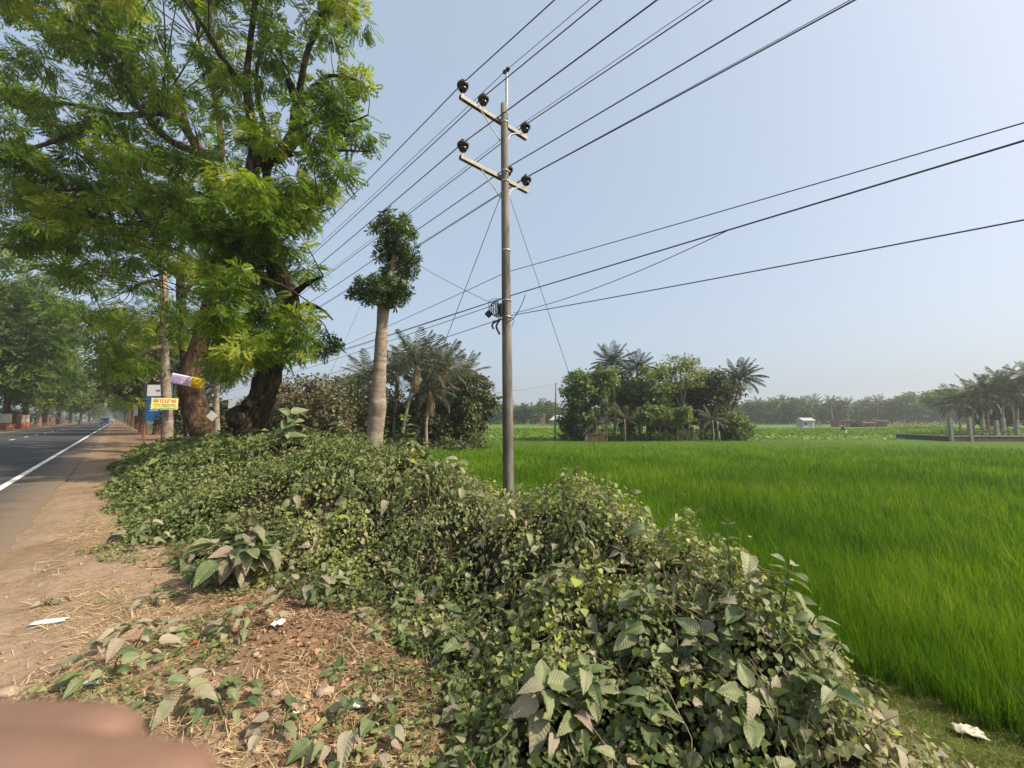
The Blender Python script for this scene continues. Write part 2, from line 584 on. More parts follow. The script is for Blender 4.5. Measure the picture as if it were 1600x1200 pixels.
# ------------------------------------------------------------------ road
rs_ = np.concatenate([np.arange(-30, 14, .12), np.arange(14, 90, .8), np.arange(90, 620, 10)])
edge = -.92 + (fbm(rs_ * 1.6, rs_ * 0 + 2) - .5) * .22 + (fbm(rs_ * 7, rs_ * 0 + 5, 2) - .5) * .07
left = -10.75 + (fbm(rs_ * .8, rs_ * 0 + 7) - .5) * .12
V = []; F_ = []
cross = 6
for i, s in enumerate(rs_):
    for j in range(cross + 1):
        o = left[i] + (edge[i] - left[i]) * j / cross
        V.append(so(s, o, .012 + .03 * (1 - ((o + 5.8) / 5) ** 2)))
    V.append(so(s, edge[i] + .035, -.05))
    V.append(so(s, left[i] - .035, -.06))
w = cross + 3
for i in range(len(rs_) - 1):
    for j in range(cross + 1):
        F_.append((i * w + j, i * w + j + 1, (i + 1) * w + j + 1, (i + 1) * w + j))
    F_.append((i * w + cross + 2, i * w, (i + 1) * w, (i + 1) * w + cross + 2))
rm, t = nt_new('asphalt')
pos = geo_pos(t)
n1 = noise(t, pos, .35, 4); n2 = noise(t, pos, 70, 3, .7); n3 = noise(t, pos, 2.2, 5, .6)
rot = nd(t, 'ShaderNodeVectorRotate', rotation_type='Z_AXIS'); rot.inputs['Angle'].default_value = -RD
t.links.new(pos, rot.inputs['Vector'])
sepr = nd(t, 'ShaderNodeSeparateXYZ')
# across-road coordinate = dot(pos, N)
dn = nd(t, 'ShaderNodeVectorMath', operation='DOT_PRODUCT'); t.links.new(pos, dn.inputs[0]); dn.inputs[1].default_value = tuple(N)
across = dn.outputs['Value']
c = ramp(t, n1, [(.3, (.040, .040, .042)), (.7, (.062, .061, .060))])
c = mixc(t, 1.0, c, ramp(t, n2, [(.3, (.70, .70, .70)), (.7, (1.35, 1.33, 1.3))]), 'MULTIPLY')
dusty = math_(t, 'MULTIPLY', math_(t, 'SUBTRACT', math_(t, 'ADD', across, math_(t, 'MULTIPLY', n3, 1.1)), -1.35), 1.1, True)
c = mixc(t, math_(t, 'MULTIPLY', dusty, .78), c, (.21, .155, .105))
b = nd(t, 'ShaderNodeBsdfPrincipled'); t.links.new(c, b.inputs['Base Color']); b.inputs['Roughness'].default_value = .8
b.inputs['Specular IOR Level'].default_value = .25
finish(t, b, n2, .35, .008)
me = bpy.data.meshes.new('road'); me.from_pydata([tuple(v) for v in V], [], F_); me.update(); me.materials.append(rm)
road = setp(link('road', me), 'two lane asphalt road running off under the trees', None, None, 'structure')


def crown_z(o): return .012 + .03 * (1 - ((o + 5.8) / 5) ** 2)


paint = surf('road_paint', [(.28, (.30, .29, .27)), (.42, (.62, .61, .57)), (.7, (.76, .75, .71))], 24, .7, .15, .002, 7, .3)
paint_y = surf('road_paint_yellowed', [(.3, (.34, .29, .17)), (.6, (.60, .54, .36))], 20, .7, .15, .002, 6, .3)


def strip(name, s0, s1, o0, o1, mat, step=2.0):
    n = max(1, int((s1 - s0) / step)); v = []; f = []
    for i in range(n + 1):
        s = s0 + (s1 - s0) * i / n
        for o in (o0, o1): v.append(tuple(so(s, o, crown_z(o) + .006)))
        for o in (o0, o1): v.append(tuple(so(s, o, crown_z(o) + .001)))
    for i in range(n):
        a = i * 4; f += [(a, a + 1, a + 5, a + 4), (a + 2, a, a + 4, a + 6), (a + 1, a + 3, a + 7, a + 5)]
    m = bpy.data.meshes.new(name); m.from_pydata(v, [], f); m.update(); m.materials.append(mat)
    return m


link('edge_line', strip('edge_line', -30, 400, -1.93, -1.80, paint, .9), road)
link('edge_line', strip('edge_line', -30, 400, -9.82, -9.70, paint_y, 2), road)
dash = None
for i in range(26):
    s0 = 42.0 + 6.9 * (i - 6)
    if dash is None:
        dash = link('centre_dash', strip('centre_dash', s0, s0 + 2.1, -5.84, -5.71, paint), road)
        s_first = s0
    else:
        c_ = dash.copy(); col.objects.link(c_); c_.location = Vector((s0 - s_first) * D)

# dust and straw swept over the asphalt edge are in the dust colour; the verge's litter follows
# ------------------------------------------------------------------ small leaf shapes
def arr(v, f): return np.array(v, float), np.array(f, int)


def heart(w=.42, fold=.10, droop=.16):
    v = [(0, 0, 0), (-w * .85, .10, fold), (-w, .38, fold * .9), (0, 1, -droop), (w, .38, fold * .9), (w * .85, .10, fold), (0, .42, 0)]
    return arr(v, [(0, 5, 6), (5, 4, 6), (4, 3, 6), (3, 2, 6), (2, 1, 6), (1, 0, 6)])


def lance(w=.2, fold=.06, droop=.25):
    v = [(0, 0, 0), (-w, .4, fold), (0, .45, 0), (w, .4, fold), (0, 1, -droop)]
    return arr(v, [(0, 3, 2), (3, 4, 2), (4, 1, 2), (1, 0, 2)])


def blade(w=.012, bend=.25):
    v = [(-w, 0, 0), (w, 0, 0), (-w * .9, .5, bend * .18), (w * .9, .5, bend * .18), (0, 1, bend)]
    return arr(v, [(0, 1, 3), (0, 3, 2), (2, 3, 4)])


def diamond(w=.3, fold=.08):
    v = [(0, 0, 0), (w, .45, fold), (0, 1, -fold), (-w, .45, fold)]
    return arr(v, [(0, 1, 2), (0, 2, 3)])


def compound(pairs, ang, pw, taper, droop, seed, lo=.12):
    """feathery leaf: pinnae in pairs along a drooping rachis"""
    rs = np.random.default_rng(seed); V = []; T = []
    for i in range(pairs):
        y = lo + (1 - lo) * i / (pairs - 1) * .86
        z = -droop * y * y
        L = (.40 * (1 - taper * abs(y - .35))) * (.85 + .3 * rs.random())
        for sgn in (-1, 1):
            a = R_(ang + rs.normal(0, 6)); d = np.array([sgn * math.sin(a), math.cos(a), -.12 - .25 * rs.random()])
            p0 = np.array([0, y, z]); p1 = p0 + d * L
            side = np.array([-d[1] * sgn * -1, d[0] * sgn * -1, 0]) * 0
            perp = unit(np.cross(d, [0, 0, 1])) * pw * (1.9 if pairs > 5 else 1.8)
            m = p0 + d * L * .5; b = len(V)
            V += [p0, m + perp + [0, 0, .01], p1, m - perp + [0, 0, .01]]
            T += [(b, b + 1, b + 2)]
            if True:
                q1, q2 = p0 + d * L * .45 + perp, p0 + d * L * .40 - perp * .8
                V[b:] = [q1 + [0, 0, .01], p1, p0 * .6 + q2 * .4]
                T[-1] = (b, b + 1, b + 2)
    b = len(V)
    p0 = np.array([0, .86, -droop * .74]); p1 = np.array([0, 1.12, -droop * 1.2])
    V += [p0, (p0 + p1) / 2 + [pw, 0, 0], p1, (p0 + p1) / 2 - [pw, 0, 0]]
    T += [(b, b + 1, b + 2), (b, b + 2, b + 3)]
    return np.array(V), np.array(T)


SPRAY = [compound(8, 58, .052, .55, .30, 1), compound(7, 62, .058, .5, .15, 2), compound(8, 54, .050, .6, .45, 3)]
SPRAY_FAR = [compound(4, 60, .10, .5, .3, 4), compound(4, 56, .11, .5, .15, 5)]


def whorl(n, w, seed):
    rs = np.random.default_rng(seed); V = []; T = []
    for i in range(n):
        a = 2 * math.pi * i / n + rs.normal(0, .15); e = R_(rs.uniform(5, 35))
        d = np.array([math.cos(a) * math.cos(e), math.sin(a) * math.cos(e), math.sin(e)]); d = d[[0, 2, 1]]
        p = unit(np.cross(d, [0, 1, 0])) * w; L = rs.uniform(.8, 1.1); b = len(V)
        tip = d * L + np.array([0, -.16, 0])
        V += [d * .08, d * L * .62 + p, tip, d * L * .62 - p]; T += [(b, b + 1, b + 2), (b, b + 2, b + 3)]
    return np.array(V), np.array(T)


# ------------------------------------------------------------------ the creeper-covered bank
VINE = [(0.0, (.028, .055, .013)), (.2, (.055, .092, .020)), (.38, (.105, .14, .034)), (.52, (.17, .185, .07)), (.66, (.24, .215, .13)), (.76, (.28, .225, .155)), (.80, (.15, .20, .035)), (1.0, (.27, .30, .045))]
M['vine'] = leafmat('creeper_leaf', VINE, .50, .28, .35, dust=(.30, .265, .19), dust_amt=.38, dust_scale=10)
M['weed'] = leafmat('weed_leaf', [(0, (.05, .085, .02)), (.4, (.105, .145, .04)), (.7, (.17, .195, .065)), (1, (.24, .24, .12))], .6, .28, .25, dust=(.30, .26, .17), dust_amt=.4, dust_scale=6)
M['bank'] = surf('stems_and_shade', [(.3, (.010, .009, .006)), (.55, (.032, .026, .015)), (.75, (.075, .055, .034))], 22, .95, .8, .06, 6, .1)  # stem brown, darkened so the colour also carries shade between the leaves
M['broad_dusty'] = leafmat('broad_leaf_dusty', [(0, (.105, .115, .065)), (.3, (.19, .18, .115)), (.6, (.27, .235, .165)), (.85, (.215, .165, .125)), (1, (.15, .11, .09))], .6, .2, .25, True, dust=(.36, .31, .235), dust_amt=.55, dust_scale=20, veins=True)
M['broad_green'] = leafmat('broad_leaf_green', [(0, (.035, .068, .022)), (.35, (.075, .120, .036)), (.7, (.13, .165, .062)), (1, (.20, .21, .11))], .48, .25, .4, True, dust=(.30, .28, .19), dust_amt=.45, dust_scale=16, veins=True)
M['stem'] = plain('green_stem', (.10, .105, .045), .7, .2)
M['deadstem'] = plain('dry_stem', (.22, .165, .10), .85, .1)

cuts = [-3.6, 1.5, 3.4, 6.2, 11.5, 30.0]
bank_spec = [
    ('creeper_bush', 'creeper heap with large dusty leaves filling the bottom edge by the rice', 'bush'),
    ('creeper_bush', 'tall tangle of small leaved vines rising in front of the concrete pole', 'bush'),
    ('creeper_bush', 'shaded hump of grey green creeper with dark hollows left of the pole foot', 'bush'),
    ('creeper_bush', 'olive weed thicket between the road verge and the stump tree', 'bush'),
    ('creeper_bush', 'low dusty undergrowth round the foot of the signed tree and the big trunk', 'bush'),
]
banks = []
for i, (nm, lb, ct) in enumerate(bank_spec):
    sm = (cuts[i] + cuts[i + 1]) / 2
    pb = so(sm, 3.0, 0); pb[2] = float(ground_so(sm, 3.0))
    root = empty(nm, pb, lb, ct, 'creeper growth along the bank')
    banks.append(root)
    st = .10 if i < 3 else (.18 if i == 3 else .35)
    s_ = np.arange(cuts[i] - .02, cuts[i + 1] + st, st); o_ = np.arange(-.8, 7.2, st)
    S, O = np.meshgrid(s_, o_, indexing='ij')
    H = veg(S, O)
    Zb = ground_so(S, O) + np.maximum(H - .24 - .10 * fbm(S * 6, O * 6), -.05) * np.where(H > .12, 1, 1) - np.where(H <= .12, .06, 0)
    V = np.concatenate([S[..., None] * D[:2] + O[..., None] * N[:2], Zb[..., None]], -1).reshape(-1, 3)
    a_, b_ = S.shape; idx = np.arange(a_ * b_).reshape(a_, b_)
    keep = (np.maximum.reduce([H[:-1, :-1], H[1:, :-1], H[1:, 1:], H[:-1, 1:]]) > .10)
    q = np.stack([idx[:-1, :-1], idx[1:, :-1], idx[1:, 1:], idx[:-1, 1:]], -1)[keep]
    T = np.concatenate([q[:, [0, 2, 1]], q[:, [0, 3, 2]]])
    link('stem_shade_layer', np_mesh('stem_shade_layer', V, T, M['bank'], None, True), root, 'stuff')  # dark sheet under the leaves: dense stems plus painted-in shade of the gaps

# leaf positions, thinner with distance
NL = 860000
al = .74
lo_, hi_ = 1.15 ** al, 44.0 ** al
dd = (lo_ + (hi_ - lo_) * rng.random(NL)) ** (1 / al)
az = R_(-64) + R_(128) * rng.random(NL)
x, y = dd * np.sin(az), dd * np.cos(az)
s, o = to_so(x, y)
h = veg(s, o)
fine_n = fbm(s * 7.5 + 3, o * 7.5 + 60, 2)
keep = (h > .05) & (s > cuts[0]) & (s < cuts[-1]) & (rng.random(NL) < np.where(dd < 7, .30 + .95 * sstep(.42, .60, fine_n), 1.0))
s, o, h, dd, x, y = s[keep], o[keep], h[keep], dd[keep], x[keep], y[keep]
e = .06
top = lambda a, b: ground_so(a, b) + veg(a, b)
gsx = (top(s + e, o) - top(s - e, o)) / (2 * e); gox = (top(s, o + e) - top(s, o - e)) / (2 * e)
gsx = np.clip(gsx, -2.5, 2.5); gox = np.clip(gox, -2.5, 2.5)
nrm = unit(UP[None] - gsx[:, None] * D - gox[:, None] * N)
depth = rng.random(len(s)) ** 1.2 * np.minimum(.28, h * .85)
z = ground_so(s, o) + h - depth + .03 * rng.random(len(s))
pos = np.stack([x, y, z], 1)
# stray shoots that stick out
stray = rng.random(len(s)) < .02
pos[stray] += nrm[stray] * (rng.random((stray.sum(), 1)) * .14)
rnd = rng.normal(size=(len(s), 3))
ln = unit(nrm * .75 + UP * .45 + SUNV * .25 + rnd * .50)
down = unit(-UP[None] * .9 + nrm * .7 + rng.normal(size=(len(s), 3)) * .6)
Rm = frames(down, ln)
patch = .5 * fbm(s * .75 + 3, o * .75 + 1, 3) + .5 * fbm(s * 3.1 + 3, o * 3.1 + 1, 2); patch2 = fbm(s * 1.7 + 20, o * 1.7 + 11, 3)
pn = np.clip((patch - .5) * 2.2 + .5, 0, 1); pn2 = np.clip((patch2 - .5) * 2.4 + .5, 0, 1)
sunny = sstep(2.6, 4.4, o) * .22
tint = np.clip(.06 + .46 * pn + .30 * rng.random(len(s)) + sunny * (rng.random(len(s)) < .6) - .05, 0, .72)
young = rng.random(len(s)) < (.05 + .34 * sstep(.52, .8, pn2) + .45 * sstep(3.0, 4.4, o) * sstep(.35, .6, pn2))
tint = np.where(young & (s < 7 + 6 * pn), rng.uniform(.80, 1.0, len(s)), tint)
tint = np.where(s > 6.2, np.clip(tint * .95 - .05 + .25 * (rng.random(len(s)) < .15), 0, 1), tint)
size = np.maximum(.031, dd * np.where(s > 6.2, .0052, .0068)) * rng.lognormal(0, .32, len(s))
big_near = (rng.random(len(s)) < .10) & (s < 7)
size[big_near] *= 1.35
far = s > 6.2 + (pn - .5) * 2
V_HEART = [heart(.42), heart(.38, .14, .22), heart(.46, .05, .1)]
V_FINE = [diamond(.36, .10), diamond(.28, .14), diamond(.40, .05)]
V_LANCE = [lance(.20), lance(.24, .08, .15), lance(.17, .05, .35)]
narrow = (pn2 < .36) & (s > 2.2) | (rng.random(len(s)) < .10)
zone = np.digitize(s, cuts) - 1
for i, root in enumerate(banks):
    m = zone == i
    mat = M['vine'] if i < 3 else M['weed']
    V1 = scatter_arrays(V_HEART if i < 3 else V_FINE, pos[m & ~narrow], Rm[m & ~narrow], size[m & ~narrow], tint[m & ~narrow])
    mm = m & narrow
    V2 = scatter_arrays(V_LANCE if i < 3 else V_FINE[1:2], pos[mm], Rm[mm], size[mm] * 1.55, tint[mm] * .8)
    V = np.concatenate([V1[0], V2[0]]); T = np.concatenate([V1[1], V2[1] + len(V1[0])]); K = np.concatenate([V1[2], V2[2]])
    link('foliage', np_mesh('foliage', V, T, mat, K, True), root, 'stuff')
N_LEAVES = len(s)

# large leaves, each an object: a small family of meshes
def broad_mesh(w, L_, droop, fold, serr, seed, mat, twist=0.0, nx=6, ny=9):
    rs = np.random.default_rng(seed); V = []; T = []
    for j in range(ny + 1):
        y = j / ny
        wy = w * (math.sin(math.pi * min(1, y ** .72)) ** .8) * (1 - .25 * y)
        if j in (0, ny): wy = .004
        for i in range(nx + 1):
            x = (i / nx - .5) * 2
            e = 1 + serr * (1 if (j % 2) else -1) * (abs(x) > .9)
            zz = fold * abs(x) * wy * 1.4 - droop * y * y + .02 * math.sin(6 * y + 5 * x) + twist * x * y * wy + rs.normal(0, .004)
            V.append((x * wy * e, y, zz))
    for j in range(ny):
        for i in range(nx):
            a = j * (nx + 1) + i
            T += [(a, a + 1, a + nx + 2), (a, a + nx + 2, a + nx + 1)]
    return np_mesh('leaf', np.array(V), np.array(T), mat, None, True)


BD = [broad_mesh(.36, 1, .35, .24, .05, 1, M['broad_dusty']), broad_mesh(.32, 1, .6, .16, .06, 2, M['broad_dusty'], .5), broad_mesh(.40, 1, .25, .3, .04, 3, M['broad_dusty'], -.5), broad_mesh(.34, 1, .8, .25, .05, 7, M['broad_dusty'], .2)]
BG = [broad_mesh(.35, 1, .3, .22, .05, 4, M['broad_green']), broad_mesh(.31, 1, .55, .26, .06, 5, M['broad_green'], .4), broad_mesh(.39, 1, .15, .3, .04, 6, M['broad_green'], -.4)]


def leaf_at(parent, p, fwd, nrm, size, fam):
    Rr = frames(np.asarray(fwd)[None], np.asarray(nrm)[None])[0] * size
    m4 = Matrix([[*Rr[0], p[0]], [*Rr[1], p[1]], [*Rr[2], p[2]], [0, 0, 0, 1]])
    return place('leaf', random.choice(fam), parent, m4)


# 300 of the creepers' own largest leaves on each of the three near bushes
for i in range(3):
    m = np.nonzero((zone == i) & (depth < .05) & (dd < (3.6, 4.6, 6.5)[i]) & (dd > 1.5))[0]
    m = rng.choice(m, min(len(m), (300, 250, 160)[i]), replace=False)
    for j in m:
        sz = max(.070, dd[j] * .020) * rng.lognormal(0, .32)
        leaf_at(banks[i], pos[j] + nrm[j] * .015, down[j] + nrm[j] * .25, ln[j], sz, BD if rng.random() < (.62, .45, .4)[i] else BG)
    # bare stems that show among the leaves
    mb = MB()
    mm = np.nonzero((zone == i) & (depth < .08) & (dd < 7))[0]
    for j in rng.choice(mm, 46, replace=False):
        a0 = pos[j] - nrm[j] * .12; dr = unit(rng.normal(size=3) * .8 + nrm[j] * .9 + UP * .3); L = rng.uniform(.15, .42)
        mid = a0 + dr * L * .5 + rng.normal(size=3) * .03
        mb.tube(smooth_path([a0, mid, a0 + dr * L + UP * -.03], 3), np.linspace(.0035, .0014, 7), 4, False)
    mb.build('stems', M['deadstem'], banks[i], 'stuff')
    # long vines that trail over the leaves
    mb = MB()
    for j in rng.choice(mm, 60, replace=False):
        cs_, co_ = s[j], o[j]; hd = rng.uniform(0, 6.28); pts_ = []
        for _ in range(rng.integers(8, 18)):
            if not (cuts[i] < cs_ < cuts[i + 1]): break
            v_ = float(veg(cs_, co_))
            if v_ < .03: break
            pts_.append(so(cs_, co_, float(ground_so(cs_, co_)) + v_ + rng.uniform(-.03, .05)))
            hd += rng.normal(0, .5); cs_ += .06 * math.cos(hd); co_ += .06 * math.sin(hd)
        if len(pts_) > 4: mb.tube(smooth_path(pts_, 2), rng.uniform(.0015, .003), 4, False)
    mb.build('vines', M['stem'] if i else M['deadstem'], banks[i], 'stuff')


def sprig(name, label, base, height, n, size, fam, lean, mixfam=None, group=None, stemmat='stem', spread=1.0, cat='plant'):
    """an upright broad-leaved plant: stem with leaves in opposite pairs, each leaf an object"""
    base = np.asarray(base, float)
    root = empty(name, base, label, cat, group)
    lean = np.asarray(lean, float); tip = base + lean * height
    path = smooth_path([base - UP * .1, base + lean * height * .45 + rng.normal(size=3) * .02, tip], 5)
    MB().tube(path, np.linspace(.006, .003, len(path)), 5).build('stem', M[stemmat], root)
    pairs = max(1, n // 2); a0 = rng.random() * 3
    ax = unit(lean); e1 = unit(np.cross(ax, [.2, .9, .1])); e2 = np.cross(ax, e1)
    for k in range(pairs):
        f = .30 + .70 * (k + .4) / pairs
        pt = path[min(len(path) - 1, int(f * (len(path) - 1)))]
        for q_ in (0, math.pi):
            a = a0 + k * math.pi / 2 + q_ + rng.normal(0, .25)
            outv = e1 * math.cos(a) + e2 * math.sin(a)
            el = -.35 + .75 * f + rng.normal(0, .15)
            fw = unit(outv * spread + ax * el)
            sz = size * (1.1 - .45 * f) * rng.lognormal(0, .14)
            leaf_at(root, pt + outv * .012, fw, unit(ax + SUNV * .3 + rng.normal(size=3) * .25), sz, fam if (mixfam is None or rng.random() < .6) else mixfam)
    return root


def shrub(name, label, c, rad, hgt, n, size, fam, mixfam, group=None, cat='shrub'):
    """a rounded broad-leaved shrub: stems from one foot, leaves hanging outward in tiers, each an object"""
    c = np.asarray(c, float)
    root = empty(name, c, label, cat, group)
    mb = MB(); stems = max(4, n // 7); ends = []
    for k in range(stems):
        a = 2 * math.pi * k / stems + rng.normal(0, .3); r = rad * rng.uniform(.25, .85)
        e_ = c + np.array([math.cos(a) * r, math.sin(a) * r, hgt * math.sqrt(max(.1, 1 - (r / rad) ** 2)) * rng.uniform(.8, 1.0)])
        p = smooth_path([c - UP * .04, c * .5 + e_ * .5 + UP * hgt * .18, e_], 4)
        mb.tube(p, np.linspace(.007, .003, len(p)), 5, False); ends.append(p)
    mb.build('stem', M['stem'], root)
    for k in range(n):
        p = ends[k % stems]; f = rng.uniform(.35, 1.0); pt = p[int(f * (len(p) - 1))]
        outv = unit((pt - c) * [1, 1, .35] + rng.normal(size=3) * [.5, .5, .2] * rad)
        fw = unit(outv * 1.0 + UP * (rng.uniform(-1.1, .15) if hgt > .3 else rng.uniform(-.25, .3)))
        if hgt < .3:
            a = rng.random() * 6.283; rr = rad * math.sqrt(rng.random())
            pt = c + np.array([math.cos(a) * rr, math.sin(a) * rr, hgt * (1.05 - .75 * (rr / rad) ** 2) * rng.uniform(.7, 1.0) + .01])
            fw = unit(np.array([math.cos(a), math.sin(a), 0]) + rng.normal(size=3) * [.6, .6, .2])
        leaf_at(root, pt, fw, unit(UP * .9 + outv * .5 + SUNV * .3 + rng.normal(size=3) * .25), size * rng.lognormal(0, .2), fam if rng.random() < .55 else mixfam)
    return root


g = hit(372, 905)
shrub('broad_leaf_shrub', 'rounded broad leaved shrub alone on bare earth at the verge', g - UP * .02, .46, .60, 120, .17, BG, BD, 'broad leaved plants on the verge')
for px, py, r, hh, n, sz, lb in (
        (205, 1020, .26, .16, 34, .085, 'low spreading clump of round leaves beside the red wrapper'),
        (175, 1062, .20, .12, 22, .085, 'low clump of round leaves lying on straw nearest the road edge'),
        (265, 1120, .20, .16, 24, .085, 'clump of dull round leaves just above the fingertips'),
        (350, 1125, .17, .16, 20, .085, 'small clump of drooping leaves on bare soil right of the fingertips'),
        (385, 985, .22, .14, 26, .085, 'flat grey green clump beside the white paper scrap'),
        (230, 845, .30, .28, 30, .12, 'dusty leaf clump at the verge edge beyond the rounded shrub'),
        (290, 870, .20, .22, 16, .11, 'greyish leaf clump touching the left side of the rounded shrub'),
        (440, 1140, .12, .10, 12, .075, 'tiny sprawling seedling on bare brown litter at the bottom'),
        (560, 1160, .22, .14, 26, .08, 'pale round leaved clump where bare soil meets the creeper'),
        (480, 925, .28, .22, 30, .11, 'pale green clump between the rounded shrub and the creeper wall'),
        (240, 945, .12, .10, 10, .08, 'small weed on bare sand left of the rounded shrub'),
        (75, 945, .07, .05, 8, .05, 'tiny green weed in straw near the asphalt')):
    gp_ = hit(px, py); gp_[2] = float(ground(gp_[0], gp_[1]))
    shrub('ground_plant', lb, gp_, r, hh, n, sz, BD if rng.random() < .5 else BG, BG, 'broad leaved plants on the verge', 'plant')

sprigs = [
    (840, 1075, .20, 8, .17, 'BD', 'tan dry leaved sprig low in the creeper at bottom centre'),
    (925, 1085, .26, 12, .16, 'BG', 'fresh green sprig with upright paired leaves above the tan sprig'),
    (1015, 1140, .24, 10, .15, 'BG', 'four leaved green sprig with one pale leaf near the bottom edge'),
    (890, 1130, .20, 8, .16, 'BD', 'pair of big ribbed tan leaves over dark hollow at the bottom'),
    (1000, 1000, .26, 12, .15, 'BG', 'dark green sprig in shade at the middle of the near creeper heap'),
    (1010, 975, .30, 12, .14, 'BG', 'bright ribbed leaf sprig over the dark green one'),
    (1095, 1035, .26, 10, .18, 'BD', 'sprig of large purplish brown drooping leaves'),
    (1060, 1050, .22, 8, .15, 'BG', 'small pale green rosette right of the dark green sprig'),
    (1150, 980, .22, 8, .17, 'BD', 'withered purplish sprig under the yellow vine tips'),
    (1150, 1090, .22, 8, .18, 'BD', 'sprig of broad tan leaves low on the field side slope'),
    (1210, 930, .34, 14, .14, 'BG', 'tall ribbed leaf sprig standing out against the rice'),
    (1262, 992, .26, 10, .13, 'BG', 'drooping sprig on the crest right of the tallest one'),
    (1308, 1046, .22, 10, .12, 'BD', 'greyish sprig on the lower crest toward the grass'),
    (1365, 1085, .22, 10, .12, 'BG', 'wide flat leaved sprig at the right end of the creeper'),
    (1240, 1060, .20, 8, .15, 'BD', 'sprig of folded tan leaves above the grey slab'),
    (885, 905, .20, 8, .16, 'BD', 'single big brown ribbed leaf spray below the pole'),
    (845, 930, .24, 10, .13, 'BG', 'pale green sprig left of the big brown spray'),
    (790, 900, .24, 10, .12, 'BG', 'narrow green sprig in the hollow below the pole'),
    (560, 975, .22, 8, .15, 'BD', 'sprig of long tan leaves on the wall facing the verge'),
    (535, 1010, .20, 8, .14, 'BD', 'second tan sprig lower on the wall facing the verge'),
    (580, 1000, .24, 8, .15, 'BG', 'green leaf pair beside the long tan leaves'),
    (505, 950, .20, 8, .13, 'BG', 'greyish round leaved sprig at the corner of the creeper wall'),
    (700, 1010, .24, 10, .14, 'BG', 'green sprig with hanging leaves mid wall below the shaded hollow'),
    (720, 1030, .18, 6, .16, 'BD', 'broken tan leaf spray hanging beside the mid wall sprig'),
    (760, 950, .22, 8, .14, 'BG', 'leafy sprig above the mid wall beside dark gaps'),
    (640, 930, .22, 8, .13, 'BG', 'olive sprig on the brow of the shaded hump'),
    (530, 1060, .18, 8, .12, 'BG', 'pale sprig at the foot of the wall beside bare soil'),
    (1080, 905, .22, 8, .17, 'BD', 'large single brown leaf spray on the crest below the yellow vines'),
    (1300, 1100, .18, 8, .12, 'BG', 'small sprig in fine weeds right of the grey slab'),
    (970, 870, .20, 8, .13, 'BD', 'brown tipped sprig on the crest right below the pole'),
    (830, 800, .22, 8, .16, 'BD', 'dry grey leaf spray hugging the foot of the pole'),
    (710, 735, .26, 10, .20, 'BD', 'dusky broad leaf spray on the crest left of the pole'),
    (765, 745, .34, 10, .13, 'BG', 'upright leafy shoot just left of the pole foot'),
    (880, 765, .40, 12, .12, 'BG', 'thin pale shoot beside the pole foot on its field side'),
    (690, 690, .60, 22, .22, 'BG', 'tall young plant with tiered pale leaves on the skyline of the bank'),
    (640, 680, .40, 14, .18, 'BG', 'smaller tiered plant next to the tall young plant'),
    (455, 680, .55, 18, .25, 'BG', 'leafy shoot standing before the dark brown thicket'),
    (550, 685, .45, 14, .22, 'BG', 'leafy shoot left of the stump tree'),
    (1140, 870, .34, 10, .07, 'BG', 'thin tendril sticking up against the rice'),
    (1050, 870, .25, 10, .08, 'BG', 'yellow green vine tip leaning over the rice'),
]
for px, py, hh, n, sz, fam, lb in sprigs:
    p = hit(px, py, -.05)
    k_ = np.linalg.norm(p - CAM) / 2.7
    if k_ > 1.3:
        hh, sz = hh * min(1.6, k_ * .55), sz * min(1.5, k_ * .5)
    lean = unit(np.array([rng.normal(0, .22), rng.normal(-.12, .22), 1.0]))
    sprig('broad_leaf_sprig', lb, p - UP * hh * .35, hh, n, sz, BD if fam == 'BD' else BG, lean, BG if fam == 'BD' else None, 'broad leaved sprigs in the creeper')

# ------------------------------------------------------------------ litter on the verge
def verge_pts(n, smin=-1.2, smax=10, omin=-.85, omax=1.9):
    s = smin + (smax - smin) * rng.random(n) ** 1.5; o = omin + (omax - omin) * rng.random(n)
    m = veg(s, o) < .04
    return s[m], o[m]


M['straw'] = leafmat('dry_straw', [(0, (.20, .13, .065)), (.5, (.36, .255, .14)), (1, (.52, .41, .26))], .75, .1, .2)
s, o = verge_pts(60000)
clump = fbm(s * 1.3 + 30, o * 1.3, 3); m = (clump + rng.random(len(s)) * .20 > .57) & (o > -.6 + .6 * rng.random(len(s)))
s, o = s[m], o[m]
p = s[:, None] * D + o[:, None] * N; p[:, 2] = ground_so(s, o) + .004 + .012 * rng.random(len(s))
fw = rng.normal(size=(len(s), 3)) * [1, 1, .12] + .5 * (D * 1)
scatter('dry_straw', [blade(.012, .06), blade(.02, -.05)], p, frames(fw, UP[None] + rng.normal(size=(len(s), 3)) * .2), rng.uniform(.05, .16, len(s)), rng.random(len(s)), M['straw'], None, 'stuff')
M['dead_leaf'] = leafmat('dead_leaf', [(0, (.10, .055, .03)), (.5, (.22, .125, .07)), (1, (.36, .24, .15))], .75, .15, .2)
s, o = verge_pts(20000, -1.2, 9, .1, 2.0)
m = rng.random(len(s)) < sstep(.1, 1.0, o) * .8
s, o = s[m], o[m]
p = s[:, None] * D + o[:, None] * N; p[:, 2] = ground_so(s, o) + .008
scatter('fallen_leaves', [heart(.3, .2, .2), lance(.22, .12, -.2), heart(.4, -.12, -.15)], p, frames(rng.normal(size=(len(s), 3)) * [1, 1, .25], UP[None] + rng.normal(size=(len(s), 3)) * .45), rng.uniform(.018, .055, len(s)), rng.random(len(s)), M['dead_leaf'], None, 'stuff')
M['pebble'] = surf('pebble', [(.3, (.22, .16, .11)), (.7, (.44, .34, .25))], 30, .9, .2, .002)
mb = MB(); s, o = verge_pts(900, -1.2, 7, -.9, 1.9)
